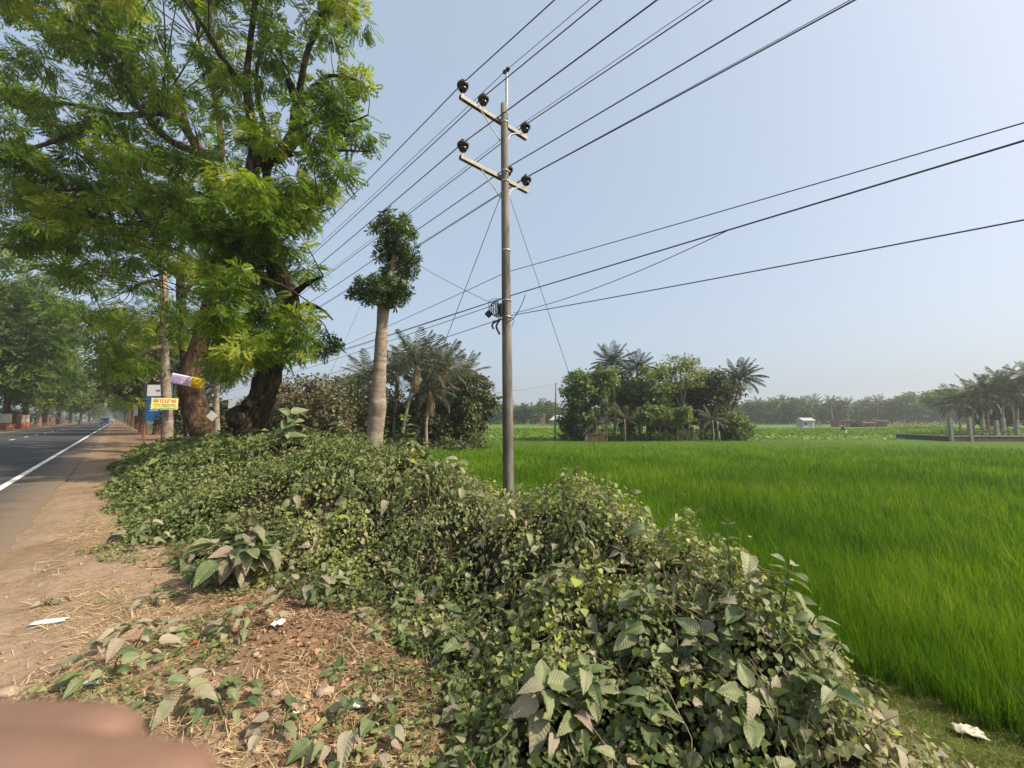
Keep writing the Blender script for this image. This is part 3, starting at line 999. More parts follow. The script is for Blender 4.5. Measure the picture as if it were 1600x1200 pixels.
for i in range(min(len(s), 620)):
    r = rng.lognormal(-4.7, .5); c_ = so(s[i], o[i], float(ground_so(s[i], o[i])) + r * .3)
    mb.ball(c_, r, 5, 3, (1, rng.uniform(.7, 1.2), .6), .4, i)
mb.build('gravel', M['pebble'], None, 'stuff')
# thin low weeds creeping over the verge
s, o = verge_pts(40000, -1.2, 12, -.3, 2.3)
clump = fbm(s * 1.7 + 50, o * 1.7 + 3, 3)
m = clump + .16 * (o - .5) + rng.random(len(s)) * .14 > .66
s, o = s[m], o[m]
p = s[:, None] * D + o[:, None] * N; p[:, 2] = ground_so(s, o) + .01 + .05 * rng.random(len(s))
scatter('verge_weeds', [heart(.42), heart(.35, .15), lance(.22)], p, frames(rng.normal(size=(len(s), 3)) * [1, 1, .3], UP[None] + rng.normal(size=(len(s), 3)) * .45), rng.uniform(.018, .048, len(s)), rng.random(len(s)), M['weed'], None, 'stuff')

# ------------------------------------------------------------------ rice, grass and the fields beyond
M['rice'] = leafmat('rice_blade', [(0, (.042, .095, .004)), (.45, (.086, .168, .006)), (.8, (.142, .225, .012)), (1, (.25, .26, .04))], .6, .36, .15, tmul=(1.1, 1.25, .5))
NR = 220000
dd = np.exp(np.log(3.2) + (np.log(53.0) - np.log(3.2)) * rng.random(NR) ** .92)
az = R_(-20) + R_(80) * rng.random(NR)
x, y = dd * np.sin(az), dd * np.cos(az)
nearm = dd < 15
gx, gy = np.round(x / .21) * .21, np.round(y / .21) * .21
x = np.where(nearm, gx + rng.normal(0, .042, len(x)), x); y = np.where(nearm, gy + rng.normal(0, .042, len(y)), y)
s, o = to_so(x, y)
rice_edge = 5.55 + (fbm(s * 1.2, s * 0 + 31) - .5) * .5
keep = (o > rice_edge) & (y < 50.5)
x, y, dd, s, o = x[keep], y[keep], dd[keep], s[keep], o[keep]
cl = fbm(x * .35, y * .35); fine_ = fbm(x * 3.5, y * 3.5, 2)
hgt = (.44 + .16 * (cl - .5) + .16 * (fine_ - .5)) * rng.uniform(.65, 1.12, len(x)) * (1 - .2 * sstep(30, 50, y))
lean = rng.normal(size=(len(x), 3)) * [.15, .15, 0] + UP
p = np.stack([x, y, np.full(len(x), FIELD_Z - .02)], 1)
wd = np.maximum(.42, dd * .066)
sc = np.stack([wd * .8, hgt, hgt], 1)
yel = sstep(36, 50, y) * np.clip((fbm(x * .12 + 7, y * .12) - .38) * 4, 0, 1) * .55
tint = np.clip(.12 + .5 * rng.random(len(x)) + .8 * (cl - .5) + .5 * (fine_ - .5) + yel + .3 * (rng.random(len(x)) < .04), 0, 1)
scatter('rice_crop', [blade(.011, .22), blade(.010, .40), blade(.012, .08)], p, frames(lean, rng.normal(size=(len(x), 3)) * [1, 1, .1]), sc, tint, M['rice'], None, 'stuff')
M['paddy_sheet'] = surf('rice_mass', [(.3, (.035, .080, .006)), (.7, (.075, .138, .010))], 3, .9, .8, .12, 8, .1)
# the leafy mass below the blade tips, from where single blades no longer part
xs = np.linspace(-14, 110, 125); ys = np.linspace(13, 50.6, 60)
X, Y = np.meshgrid(xs, ys, indexing='ij'); s, o = to_so(X, Y)
Zr = FIELD_Z - .05 + .33 * sstep(12, 40, Y) + .04 * (fbm(X * .8, Y * .8) - .5) - .5 * (1 - sstep(5.6, 6.4, o)) - .34
Zr = np.where(Y > 50.3, FIELD_Z - .05, Zr + .30)
V = np.stack([X, Y, Zr], -1).reshape(-1, 3); idx = np.arange(X.size).reshape(X.shape)
keep = o[:-1, :-1] > 5.6
q = np.stack([idx[:-1, :-1], idx[1:, :-1], idx[1:, 1:], idx[:-1, 1:]], -1)[keep]
link('rice_mass', np_mesh('rice_mass', V, np.concatenate([q[:, [0, 1, 2]], q[:, [0, 2, 3]]]), M['paddy_sheet'], None, True), None, 'stuff')

M['turf'] = leafmat('turf_blade', [(0, (.055, .10, .015)), (.5, (.115, .155, .025)), (.8, (.17, .185, .04)), (1, (.28, .25, .10))], .6, .3, .25)
s = rng.uniform(-2.2, 7, 46000); o = rng.uniform(4.3, 6.3, 46000)
m = (veg(s, o) < .15) & (rng.random(46000) < np.where(s < 2.5, 1, .35)); s, o = s[m], o[m]
p = s[:, None] * D + o[:, None] * N; p[:, 2] = ground_so(s, o) - .004
scatter('bank_grass', [blade(.03, .5), blade(.024, .8), blade(.03, .2)], p, frames(rng.normal(size=(len(s), 3)) * [.7, .7, 0] + UP * .55, rng.normal(size=(len(s), 3))), rng.uniform(.035, .11, len(s)), rng.random(len(s)), M['turf'], None, 'stuff')

# strip of broad water weed past the rice, then more fields
M['lotus'] = leafmat('water_weed', [(0, (.07, .13, .03)), (.5, (.14, .20, .05)), (1, (.22, .26, .08))], .5, .3, .3)
n = 16000
x = rng.uniform(-12, 78, n); y = 50.6 + 7.5 * rng.random(n)
m = to_so(x, y)[1] > 7; x, y = x[m], y[m]
p = np.stack([x, y, FIELD_Z + .04 + .30 * rng.random(len(x))], 1)
scatter('water_weed', [diamond(.5, .12)], p, frames(rng.normal(size=(len(x), 3)) * [1, 1, .2], UP + rng.normal(size=(len(x), 3)) * .5), rng.uniform(.22, .42, len(x)), rng.random(len(x)), M['lotus'], None, 'stuff')
M['far_rice'] = surf('far_rice', [(.3, (.065, .125, .014)), (.7, (.105, .170, .022))], .6, .9, .5, .1, 8, .1)


def field_sheet(name, x0, x1, y0, y1, z, mat, seed=0):
    xs = np.linspace(x0, x1, 60); ys = np.linspace(y0, y1, 40)
    X, Y = np.meshgrid(xs, ys, indexing='ij')
    Zf = FIELD_Z + z + .08 * (fbm(X * .25 + seed, Y * .25) - .5)
    Zf[:, 0] = FIELD_Z - .05; Zf[:, -1] = FIELD_Z - .05; Zf[0] = FIELD_Z - .05; Zf[-1] = FIELD_Z - .05
    V = np.stack([X, Y, Zf], -1).reshape(-1, 3); idx = np.arange(X.size).reshape(X.shape)
    q = np.stack([idx[:-1, :-1], idx[1:, :-1], idx[1:, 1:], idx[:-1, 1:]], -1).reshape(-1, 4)
    return link(name, np_mesh(name, V, np.concatenate([q[:, [0, 1, 2]], q[:, [0, 2, 3]]]), mat, None, True), None, 'stuff')


field_sheet('far_rice', -40, 150, 58.6, 108, .34, M['far_rice'])
field_sheet('far_rice', -60, 330, 110.5, 178, .38, M['far_rice'], 40)
n = 26000
y = 58.6 + 62 * rng.random(n) ** 1.3; x = -30 + 150 * rng.random(n)
p = np.stack([x, y, np.full(n, FIELD_Z + .2)], 1)
scatter('far_rice_blades', [blade(.02, .3)], p, frames(rng.normal(size=(n, 3)) * [.3, .3, 0] + UP, rng.normal(size=(n, 3)) * [1, 1, .1]), np.stack([y * .09, np.full(n, .32), np.full(n, .32)], 1), rng.random(n) * .8, M['rice'], None, 'stuff')
M['bund'] = surf('field_bund', [(.3, (.16, .14, .08)), (.7, (.30, .27, .17))], 3, .95, .4, .05)
MB().tube(smooth_path([(-30, 109, FIELD_Z + .1), (40, 109.4, FIELD_Z + .12), (150, 109, FIELD_Z + .1)], 20), .45, 6).build('field_bund', M['bund'], None, 'structure')

# ------------------------------------------------------------------ trees
M['feather'] = leafmat('feathery_leaf', [(0, (.030, .060, .008)), (.35, (.064, .108, .012)), (.65, (.108, .185, .016)), (.85, (.175, .235, .024)), (1, (.26, .28, .035))], .5, .46, .3, tmul=(1.35, 1.4, .5))
M['feather_far'] = leafmat('feathery_leaf_far', [(0, (.030, .060, .010)), (.5, (.070, .118, .016)), (.85, (.135, .175, .022)), (1, (.22, .21, .035))], .55, .38, .25, tmul=(1.3, 1.35, .5))
M['glossy'] = leafmat('glossy_leaf', [(0, (.028, .056, .014)), (.5, (.062, .105, .024)), (1, (.13, .175, .04))], .38, .25, .5)
M['dusty'] = leafmat('dusty_leaf', [(0, (.050, .050, .024)), (.5, (.105, .092, .052)), (.8, (.16, .135, .085)), (1, (.13, .14, .045))], .7, .2, .2)
M['olive'] = leafmat('olive_leaf', [(0, (.030, .045, .018)), (.5, (.065, .082, .032)), (1, (.125, .13, .055))], .6, .25, .25)
M['green'] = leafmat('green_leaf', [(0, (.030, .068, .018)), (.5, (.065, .120, .028)), (.85, (.12, .17, .04)), (1, (.18, .20, .06))], .55, .3, .3)
M['light'] = leafmat('light_leaf', [(0, (.07, .11, .03)), (.5, (.14, .175, .05)), (1, (.23, .24, .09))], .55, .35, .3)
M['palm'] = leafmat('palm_leaf', [(0, (.022, .038, .018)), (.5, (.045, .062, .028)), (.9, (.095, .105, .055)), (1, (.15, .125, .07))], .5, .22, .4)
M['palm_dusty'] = leafmat('palm_leaf_dusty', [(0, (.040, .050, .028)), (.5, (.090, .098, .056)), (1, (.165, .155, .10))], .6, .2, .3)
M['palm_dead'] = leafmat('palm_leaf_dead', [(0, (.14, .085, .05)), (1, (.26, .18, .11))], .8, .15, .15)
M['far'] = leafmat('far_leaf', [(0, (.030, .055, .022)), (.5, (.055, .085, .032)), (.9, (.10, .13, .045)), (1, (.15, .16, .06))], .7, .25, .15)

V_DIA = [diamond(.32, .08), diamond(.26, .12), diamond(.38, .04)]


def leaves_for(clumps, size, variants, droop=.35, up=.55, shell=.55, flat=1.0):
    """leaf frames for a list of clumps (centre, radii, count, tint)"""
    Ps, Fs, Ns, Ts = [], [], [], []
    for c, r, n, tb in clumps:
        d = unit(rng.normal(size=(n, 3))); rad = rng.random(n) ** shell
        off = d * rad[:, None] * np.asarray(r)
        Ps.append(np.asarray(c) + off)
        Fs.append(d * [1, 1, .5] + rng.normal(size=(n, 3)) * .45 - UP * droop)
        Ns.append(UP * up + d * .35 + rng.normal(size=(n, 3)) * .38)
        Ts.append(np.clip(tb + rng.normal(0, .16, n), 0, 1))
    return np.concatenate(Ps), frames(np.concatenate(Fs), np.concatenate(Ns)), np.concatenate(Ts)


def tree(name, label, cat, trunk, limbs, clumps, size, variants, mat, bark, group=None, sides=10, twig=True, twig_r=.018, rough=.12, bumps=(), droop=.35, crown='crown', twig_mat='twig', shell=.55, up=.55, balls=()):
    """trunk: [(point, radius)]; limbs: lists of the same; clumps hang from the nearest limb"""
    base = np.asarray(trunk[0][0], float)
    root = empty(name, base, label, cat, group)
    pts = smooth_path([p for p, _ in trunk], 7); rr = np.interp(np.linspace(0, 1, len(pts)), np.linspace(0, 1, len(trunk)), [r for _, r in trunk])
    tk = MB().tube(pts, rr, sides, True, bumps, rough, int(abs(base[0]) * 10))
    for k, (bc, br, sq) in enumerate(balls): tk.ball(bc, br, 12, 8, sq, .16, k + 3)
    tk.build('trunk', M[bark], root)
    samples = [pts[len(pts) // 3:]]
    for lm in limbs:
        lp = smooth_path([p for p, _ in lm], 6); lr = np.interp(np.linspace(0, 1, len(lp)), np.linspace(0, 1, len(lm)), [r for _, r in lm])
        MB().tube(lp, lr, max(6, sides - 3), True, (), rough * .8, 3).build('limb', M[bark], root)
        samples.append(lp)
    samples = np.concatenate(samples)
    if twig and clumps:
        mb = MB(); sub = 3 if len(clumps) < 45 or size < .45 else 0
        for c, r, n, tb in clumps:
            c = np.asarray(c, float)
            dd = np.linalg.norm((samples - c) * [1, 1, 1.3], axis=1) + np.maximum(samples[:, 2] - c[2], 0) * 1.2
            a = samples[int(np.argmin(dd))]
            L = np.linalg.norm(c - a)
            mid = (a + c) / 2 + rng.normal(size=3) * L * .10 + UP * L * .08
            p = smooth_path([a, mid, c], 4); r0 = twig_r * (.6 + .35 * min(L, 4))
            mb.tube(p, np.linspace(r0, twig_r * .4, len(p)), 5, False)
            for _ in range(sub):
                e_ = c + unit(rng.normal(size=3)) * np.asarray(r) * .85
                mb.tube(smooth_path([c, (c + e_) / 2 + rng.normal(size=3) * .06 * L, e_], 2), np.linspace(twig_r * .4, twig_r * .15, 5), 4, False)
        mb.build('twigs', M[twig_mat], root, 'stuff')
    if clumps:
        p, Rm, tn = leaves_for(clumps, size, variants, droop, up, shell)
        scatter(crown, variants, p, Rm, size * rng.lognormal(0, .2, len(p)), tn, M[mat], root, 'stuff')
    return root


def pxr(lst, t0=None):
    """[(px, py, radius_px, depth)] to world points and radii"""
    return [(P(a, b, t), r * t / F) for a, b, r, t in lst]


GRID = """
71367776112456665411
51267776301365665451
45446776214655543510
57515677524666433330
77645777733666535550
88766677752566545440
88876778752565456640
88887778865554456652
88876888876544566400
88766899987655665200
78777899877766763000
46787888887888851000
13678877778888510000
00356754688887330000
00245642578888551000
00034543688887541000
00003555788877544100
00002456788887444000
00001367668886353000
00000256457863230000
00000002125641220000
""".split()
rowsA, rowsB, rowsC = [], [], []
for r, row in enumerate(GRID):
    for c, ch in enumerate(row):
        k = int(ch) / 9.0 * (.80 if r < 9 else 1.0)
        for rep in range(2 if r < 8 else 3):
            if rng.random() > k * .78: continue
            px = c * 30 + rng.uniform(0, 30); py = r * 30 + rng.uniform(0, 30)
            rp = rng.uniform(15, 27)
            if px + (py - 300) * .05 > 345 + rng.normal(0, 18) or (py > 420 and px > 330):
                rowsA.append((px, py, rp, rng.normal(13.6 if r < 8 else 12.7, 1.3)))
            elif py > 400 + rng.normal(0, 25):
                rowsC.append((px, py, rp, rng.normal(24.5, 2.5)))
            else:
                rowsB.append((px, py, rp, rng.normal(18.5 - .006 * (330 - px), 2.0)))
# open sight lines to the trunks' feet and the boards
rowsA = [q_ for q_ in rowsA if not (q_[1] > 585 and 345 < q_[0] < 465)]
rowsC = [q_ for q_ in rowsC if not (q_[1] > 545 and 218 < q_[0] < 330)]
rowsA = [q_ for q_ in rowsA if not (q_[1] > 535 and q_[0] < 345)]
# growth carries on above the frame
for _ in range(46): rowsA.append((rng.uniform(330, 560), rng.uniform(-170, 0), rng.uniform(16, 26), rng.normal(13.2, 1.5)))
for _ in range(60): rowsB.append((rng.uniform(-60, 330), rng.uniform(-160, 0), rng.uniform(16, 26), rng.normal(17.5, 2)))


def to_clumps(rows, n, flat=.55):
    out = []
    for px, py, rp, t in rows:
        r = rp * t / F
        out.append((P(px, py, t), (r * 1.15, r * 1.15, r * flat), int(n * (rp / 21) ** 2), float(np.clip(rng.normal(.62, .22), .05, .98))))
    return out


tA = 13.0
gA = gpt(392, tA); gA[2] -= .15
trunkA = [(gA, .46)] + pxr([(393, 700, 22.7, tA), (388, 680, 21.8, tA), (396, 655, 18.5, tA), (410, 620, 17.6, tA), (420, 580, 16.8, tA), (436, 535, 16.0, tA), (452, 490, 15.1, tA), (444, 450, 14.3, tA), (430, 410, 14.3, tA), (414, 370, 13.4, tA), (402, 330, 11.8, tA), (392, 290, 10.9, tA), (396, 255, 9.2, tA), (397, 212, 7.6, tA), (390, 170, 6.7, tA), (386, 120, 5.0, tA), (392, 60, 4.2, tA), (398, 0, 3.4, tA), (400, -70, 2.5, tA)])
limbsA = [
    pxr([(400, 258, 10, tA), (425, 247, 10, tA), (447, 232, 10, tA), (460, 207, 9, tA), (465, 168, 8.5, tA), (480, 150, 6, tA + .2), (492, 134, 5, tA + .3)]),
    pxr([(465, 168, 7, tA), (457, 142, 6, tA - .1), (450, 124, 4.5, tA - .2)]),
    pxr([(466, 150, 5, tA), (480, 82, 4.2, tA), (492, 55, 3.5, tA), (503, 20, 3, tA), (524, -2, 2, tA), (545, -30, 1.5, tA)]),
    pxr([(424, 395, 8, tA), (420, 330, 6.5, tA + .5), (416, 275, 6, tA + .6), (417, 225, 5.5, tA + .6), (413, 196, 4.5, tA + .6), (400, 120, 3, tA + .8), (425, 20, 2, tA + 1)]),
    pxr([(388, 150, 5, tA), (368, 120, 4.5, tA - .3), (350, 95, 4, tA - .5), (332, 65, 3.6, tA - .7), (315, 37, 3, tA - .9), (296, 10, 2.4, tA - 1), (270, -30, 1.8, tA - 1.2)]),
    pxr([(450, 470, 7, tA), (468, 452, 5, tA - .2), (486, 440, 3, tA - .3), (505, 432, 1.2, tA - .4)]),
    pxr([(480, 150, 4, tA), (510, 120, 3, tA - .3), (545, 122, 2, tA - .5), (562, 128, 1.2, tA - .6)]),
    pxr([(460, 205, 4, tA), (500, 185, 3, tA - .2), (545, 190, 2, tA - .4), (575, 180, 1, tA - .5)]),
    pxr([(425, 247, 4, tA), (480, 238, 3, tA - .4), (530, 235, 2, tA - .6), (580, 237, 1, tA - .7)]),
    pxr([(418, 360, 6, tA), (450, 345, 4, tA - .6), (480, 330, 3, tA - 1), (500, 320, 1.4, tA - 1.2)]),
    pxr([(452, 490, 5, tA), (480, 475, 3, tA - .3), (505, 485, 2, tA - .5), (520, 500, 1, tA - .6)]),
    pxr([(440, 530, 5, tA), (470, 520, 3, tA - .3), (500, 540, 2, tA - .5), (525, 550, 1, tA - .6)]),
    pxr([(430, 560, 6, tA), (390, 530, 4, tA - .6), (350, 520, 3, tA - 1), (320, 500, 1.6, tA - 1.3)]),
    pxr([(410, 370, 6, tA), (385, 340, 4.5, tA - .5), (350, 320, 3.5, tA - 1), (310, 300, 2, tA - 1.5)]),
    pxr([(444, 450, 6, tA), (410, 440, 4, tA - .6), (370, 420, 3, tA - 1), (330, 410, 2, tA - 1.2)]),
]
bumpsA = [(P(375, 655, tA - .25), .34, .12), (P(390, 632, tA - .25), .20, .1), (P(436, 560, tA), .25, .10), (P(455, 462, tA - .1), .3, .10), (P(400, 690, tA - .2), .3, .15), (P(425, 600, tA + .1), .22, .10)]
tree('rain_tree', 'big gnarled rain tree with swollen burls on its twisted dark trunk', 'tree', trunkA, limbsA, to_clumps(rowsA, 66), .29, SPRAY, 'feather', 'bark', 'large trees along the road', 16, True, .016, .34, bumpsA, balls=[(P(371, 652, tA - .32), .33, (1, .9, 1.05)), (P(388, 631, tA - .34), .21, (1, .8, .8)), (P(455, 470, tA - .1), .19, (1, 1, 1.5)), (P(398, 690, tA - .3), .30, (1, .8, 1.2))])

tB = 20.0
gB = gpt(320, tB); gB[2] -= .1
trunkB = [(gB, .72)] + pxr([(322, 685, 19, tB), (312, 660, 18, tB), (302, 628, 17, tB), (300, 590, 15, tB), (312, 540, 13, tB), (330, 480, 12, tB), (343, 420, 11, tB), (344, 385, 10, tB), (341, 352, 10, tB), (338, 300, 9, tB), (330, 275, 8, tB)])
tb = 18.5
limbsB = [
    pxr([(334, 285, 8, tB), (318, 245, 7, tB - .6), (302, 220, 6.5, tb), (262, 160, 6, tb), (232, 130, 5.5, tb), (175, 70, 5, tb - .5), (160, 57, 4.5, tb - .5), (105, 32, 4, tb - 1), (45, 8, 3.5, tb - 1.3), (10, -4, 3, tb - 1.5), (-40, -20, 2, tb - 1.8)]),
    pxr([(160, 57, 3.6, tb - .5), (148, 32, 3.2, tb - .6), (140, 12, 3, tb - .7), (134, -12, 2.4, tb - .8)]),
    pxr([(312, 240, 6, tb), (262, 217, 5, tb), (220, 172, 4.2, tb + .3), (185, 140, 3.6, tb + .5), (150, 87, 2.6, tb + .6), (120, 60, 1.6, tb + .8)]),
    pxr([(312, 240, 6, tB - 1), (290, 200, 5.5, tb + .6), (268, 182, 5, tb - .4), (240, 177, 4.6, tb - .8), (175, 186, 4.3, tb - 1.2), (140, 196, 4, tb - 1.4), (80, 222, 3.4, tb - 1.7), (20, 240, 2.2, tb - 2)]),
    pxr([(240, 177, 3.4, tb), (180, 178, 3, tb), (100, 162, 2.4, tb), (20, 168, 1.6, tb)]),
    pxr([(336, 300, 6, tB), (318, 265, 5.5, tB + .6), (290, 190, 4.5, tB + 1), (280, 140, 3.5, tB + 1.3), (260, 90, 2.2, tB + 1.5)]),
    pxr([(340, 345, 6, tB), (300, 320, 4.5, tB - 1), (240, 300, 3.5, tB - 2), (170, 290, 2.6, tB - 2.6), (90, 300, 1.6, tB - 3)]),
    pxr([(344, 390, 6, tB), (310, 350, 5, tB - .5), (265, 340, 4, tB - 1), (200, 350, 2.6, tB - 1.6), (130, 350, 1.6, tB - 2)]),
    pxr([(330, 275, 7, tB), (345, 230, 5, tB + .6), (335, 150, 3.6, tB + 1), (310, 60, 2.2, tB + 1.2)]),
]
tree('rain_tree', 'rain tree with wide brown trunk sending long limbs over the road', 'tree', trunkB, limbsB, to_clumps(rowsB, 62), .36, SPRAY, 'feather', 'bark_brown', 'large trees along the road', 12, True, .02, .2,
     [(P(300, 600, tB - .3), .5, .2), (P(326, 670, tB - .3), .4, .2)])

tC = 24.4
gC = gpt(259, tC); gC[2] = float(ground(gC[0], gC[1])) - .05
trunkC = [(gC, .36)] + pxr([(260, 690, 8.2, tC), (262, 660, 7.4, tC), (261, 630, 7, tC), (258, 580, 6.6, tC), (256, 530, 6, tC), (257, 470, 5.6, tC), (254, 420, 5.2, tC), (249, 380, 4.5, tC), (246, 330, 3.5, tC)])
limbsC = [pxr([(257, 450, 4.5, tC), (242, 440, 3.6, tC), (224, 442, 3, tC), (205, 452, 2, tC)]), pxr([(256, 520, 4, tC), (230, 515, 3, tC - .5), (195, 520, 2.2, tC - 1), (165, 505, 1.4, tC - 1.5)]), pxr([(250, 390, 4, tC), (270, 350, 3, tC), (290, 320, 2, tC)]), pxr([(256, 540, 4, tC), (225, 550, 3, tC - 1), (205, 562, 1.6, tC - 1.5)])]
halfC = [q_ for q_ in rowsC if q_[0] < 262]
tree('road_tree', 'slender smooth pale trunk tree carrying the yellow sign', 'tree', trunkC, limbsC, to_clumps(halfC + [(205, 563, 17, 22.5), (195, 556, 13, 22.4), (216, 572, 12, 22.6)], 40), .42, SPRAY, 'feather', 'bark_pale', 'large trees along the road', 10, True, .018, .06)
tD = 27.0
gD = gpt(296, tD)
trunkD = [(gD, .4)] + pxr([(296, 680, 8, tD), (292, 600, 7, tD), (286, 520, 6.4, tD), (282, 450, 6, tD), (283, 400, 5, tD), (290, 350, 3, tD)])
tree('road_tree', 'dark trunked tree standing just behind the sign tree', 'tree', trunkD, [pxr([(283, 440, 4, tD), (268, 425, 3, tD), (240, 432, 1.6, tD)]), pxr([(284, 470, 4, tD), (300, 440, 3, tD), (320, 420, 1.6, tD)])], to_clumps([q_ for q_ in rowsC if q_[0] >= 262], 40), .42, SPRAY, 'feather', 'bark', 'large trees along the road', 9, True, .018, .12)
tE = 19.0
gE = gpt(340, tE)
tree('sapling', 'thin pale sapling stem between the two rain tree trunks', 'tree', [(gE, .17)] + pxr([(339, 680, 4.4, tE), (338, 630, 4, tE), (341, 590, 3, tE), (352, 560, 2, tE)]), [], to_clumps([(352, 560, 16, tE), (362, 575, 14, tE - .5), (340, 560, 15, tE)], 40), .34, SPRAY, 'feather', 'bark_pale', None, 8, True, .014, .05)


# pollarded tree with whorled leaves
WHORL = [whorl(8, .11, 1), whorl(7, .12, 2), whorl(9, .10, 3)]
tS = 12.6
gS = gpt(583, tS); gS[2] -= .2
trunkS = [(gS, .28)] + pxr([(585, 690, 13, tS), (588, 662, 12.5, tS), (590, 632, 13.6, tS), (591, 615, 11.4, tS), (594, 560, 9.8, tS), (597, 510, 8.8, tS), (599, 480, 9.5, tS), (601, 468, 7, tS)])
limbsS = [pxr([(600, 478, 7, tS), (608, 440, 5, tS), (616, 400, 4, tS), (612, 360, 2.5, tS)]), pxr([(598, 480, 6, tS), (585, 460, 4, tS - .1), (565, 450, 2.5, tS - .2)]), pxr([(602, 475, 5, tS), (620, 455, 3, tS + .1), (632, 440, 2, tS + .1)])]
cs = []
for px, py, rp in ((610, 350, 22), (632, 352, 16), (590, 360, 12), (622, 372, 22), (640, 366, 12), (605, 385, 18), (630, 395, 22), (598, 402, 14), (642, 405, 13), (618, 420, 20), (638, 425, 16), (600, 430, 13), (610, 445, 20), (628, 450, 15), (585, 448, 18), (568, 452, 16), (556, 460, 12), (575, 466, 15), (595, 462, 18), (615, 465, 16), (630, 462, 12), (580, 440, 11), (562, 440, 8), (605, 472, 12)):
    t_ = tS + rng.normal(0, .30); r = 1.12 * rp * t_ / F
    cs.append((P(px, py, t_), (r, r, r * .85), int(52 * (rp / 18) ** 2), float(rng.uniform(.2, .6))))
tree('pollard_tree', 'lopped tree with bare pale trunk and a tuft of whorled leaves', 'tree', trunkS, limbsS, cs, .17, WHORL, 'glossy', 'bark_pale', None, 14, True, .012, .06, [(P(590, 634, tS - .2), .16, .05)], -.05, 'crown')


def auto_tree(name, label, base, H, crown_c, crown_r, ncl, nleaf, size, mat, bark, variants, tr=.2, group=None, cat='tree', clr=.34, tint=.45, tsd=.18, fork=3, lean=(0, 0), gap=1.0, twig_r=.03, droop=.35, flat=.8, low=-.75, sides=8, twig=True):
    """crown_c is relative to the base; clumps fill its ellipsoid's outer part"""
    base = np.asarray(base, float); cc = base + np.asarray(crown_c, float); cr = np.asarray(crown_r, float)
    cl = []
    for _ in range(ncl):
        d = unit(rng.normal(size=3)); d[2] = max(d[2], low)
        q_ = cc + d * cr * rng.uniform(.45, 1.02)
        r = cr.min() * clr * rng.uniform(.5, 1.2)
        cl.append((q_, (r * 1.2, r * 1.2, r * flat), nleaf, float(np.clip(rng.normal(tint, tsd), 0, 1))))
    top = cc + np.array([0, 0, cr[2] * .35])
    f0 = base + (cc - base) * .45 + np.array([lean[0], lean[1], 0])
    trunk = [(base - UP * .2, tr * 1.3), (base + (f0 - base) * .3, tr), (f0, tr * .8), (cc, tr * .5), (top, tr * .2)]
    limbs = []
    for k in range(fork):
        a = 2 * math.pi * k / fork + rng.uniform(0, 1)
        e_ = cc + np.array([math.cos(a), math.sin(a), rng.uniform(-.1, .5)]) * cr * .7
        limbs.append([(f0, tr * .6), ((f0 + e_) / 2 + UP * .15 * cr[2], tr * .42), (e_, tr * .15)])
    return tree(name, label, cat, trunk, limbs, cl, size, variants, mat, bark, group, sides, twig, twig_r, .12, (), droop, 'crown')


def copy_tree(root, loc, rotz, sc, label=None, group=None):
    r = root.copy(); col.objects.link(r)
    r.location = Vector(loc); r.rotation_euler = (0, 0, rotz); r.scale = (sc, sc, sc)
    if label: r['label'] = label
    if group: r['group'] = group
    for ch in root.children:
        c = ch.copy(); col.objects.link(c); c.parent = r; c.matrix_parent_inverse = ch.matrix_parent_inverse.copy()
        for g_ in ch.children:
            d = g_.copy(); col.objects.link(d); d.parent = c; d.matrix_parent_inverse = g_.matrix_parent_inverse.copy()
    return r


# the avenue across the road, then on this side farther off
M['paint_red'] = surf('red_band_paint', [(.3, (.22, .055, .035)), (.6, (.36, .11, .07))], 3, .9, .3, .02)
M['paint_white'] = surf('lime_wash', [(.3, (.36, .33, .28)), (.6, (.58, .55, .48))], 3, .9, .3, .02)
left_specs = [  # s, o, height, crown radius, label
    (86, -12.6, 26, 8.0, 'tallest roadside tree at the left edge across the road with whitewashed foot'),
    (104, -12.9, 25, 8.0, 'second tree of the far avenue with red and white painted foot'),
    (126, -13.2, 23, 7.5, 'third tree of the far avenue behind the dusty palm'),
    (152, -12.8, 21, 7.2, 'fourth tree of the far avenue where the leaves turn yellowish'),
    (182, -12.6, 20, 7.0, 'fifth tree of the far avenue past the white board'),
    (222, -12.4, 19, 7.0, 'sixth tree of the far avenue beside the distant traffic'),
    (280, -12.2, 19, 7.0, 'hazy rounded tree at the far end of the avenue'),
    (350, -11.8, 19, 7.0, 'last hazy tree closing the road between both rows'),
]
for i, (s_, o_, H, r, lb) in enumerate(left_specs):
    b_ = so(s_, o_, float(ground_so(s_, o_)))
    n = 95 if i < 3 else 70
    far_ = i >= 3
    rt = auto_tree('avenue_tree', lb, b_, H, (0, 0, H * .56), (r, r, H * .43), n, 46 if not far_ else 84, 1.15 if not far_ else .8, 'feather_far', 'bark_brown', V_DIA if far_ else SPRAY_FAR, .55, 'trees of the avenue', 'tree', .30, .45, .22, 4, (0, 0), twig_r=.05)
    if i < 3:
        MB().lathe(b_ - UP * .1, UP, [(.80, 0), (.74, .5), (.68, 1.25)], 12).build('painted_band', M['paint_red'], rt)
        MB().lathe(b_ + UP * 1.15, UP, [(.685, 0), (.66, .5), (.64, 1.4)], 12).build('painted_band', M['paint_white'], rt)
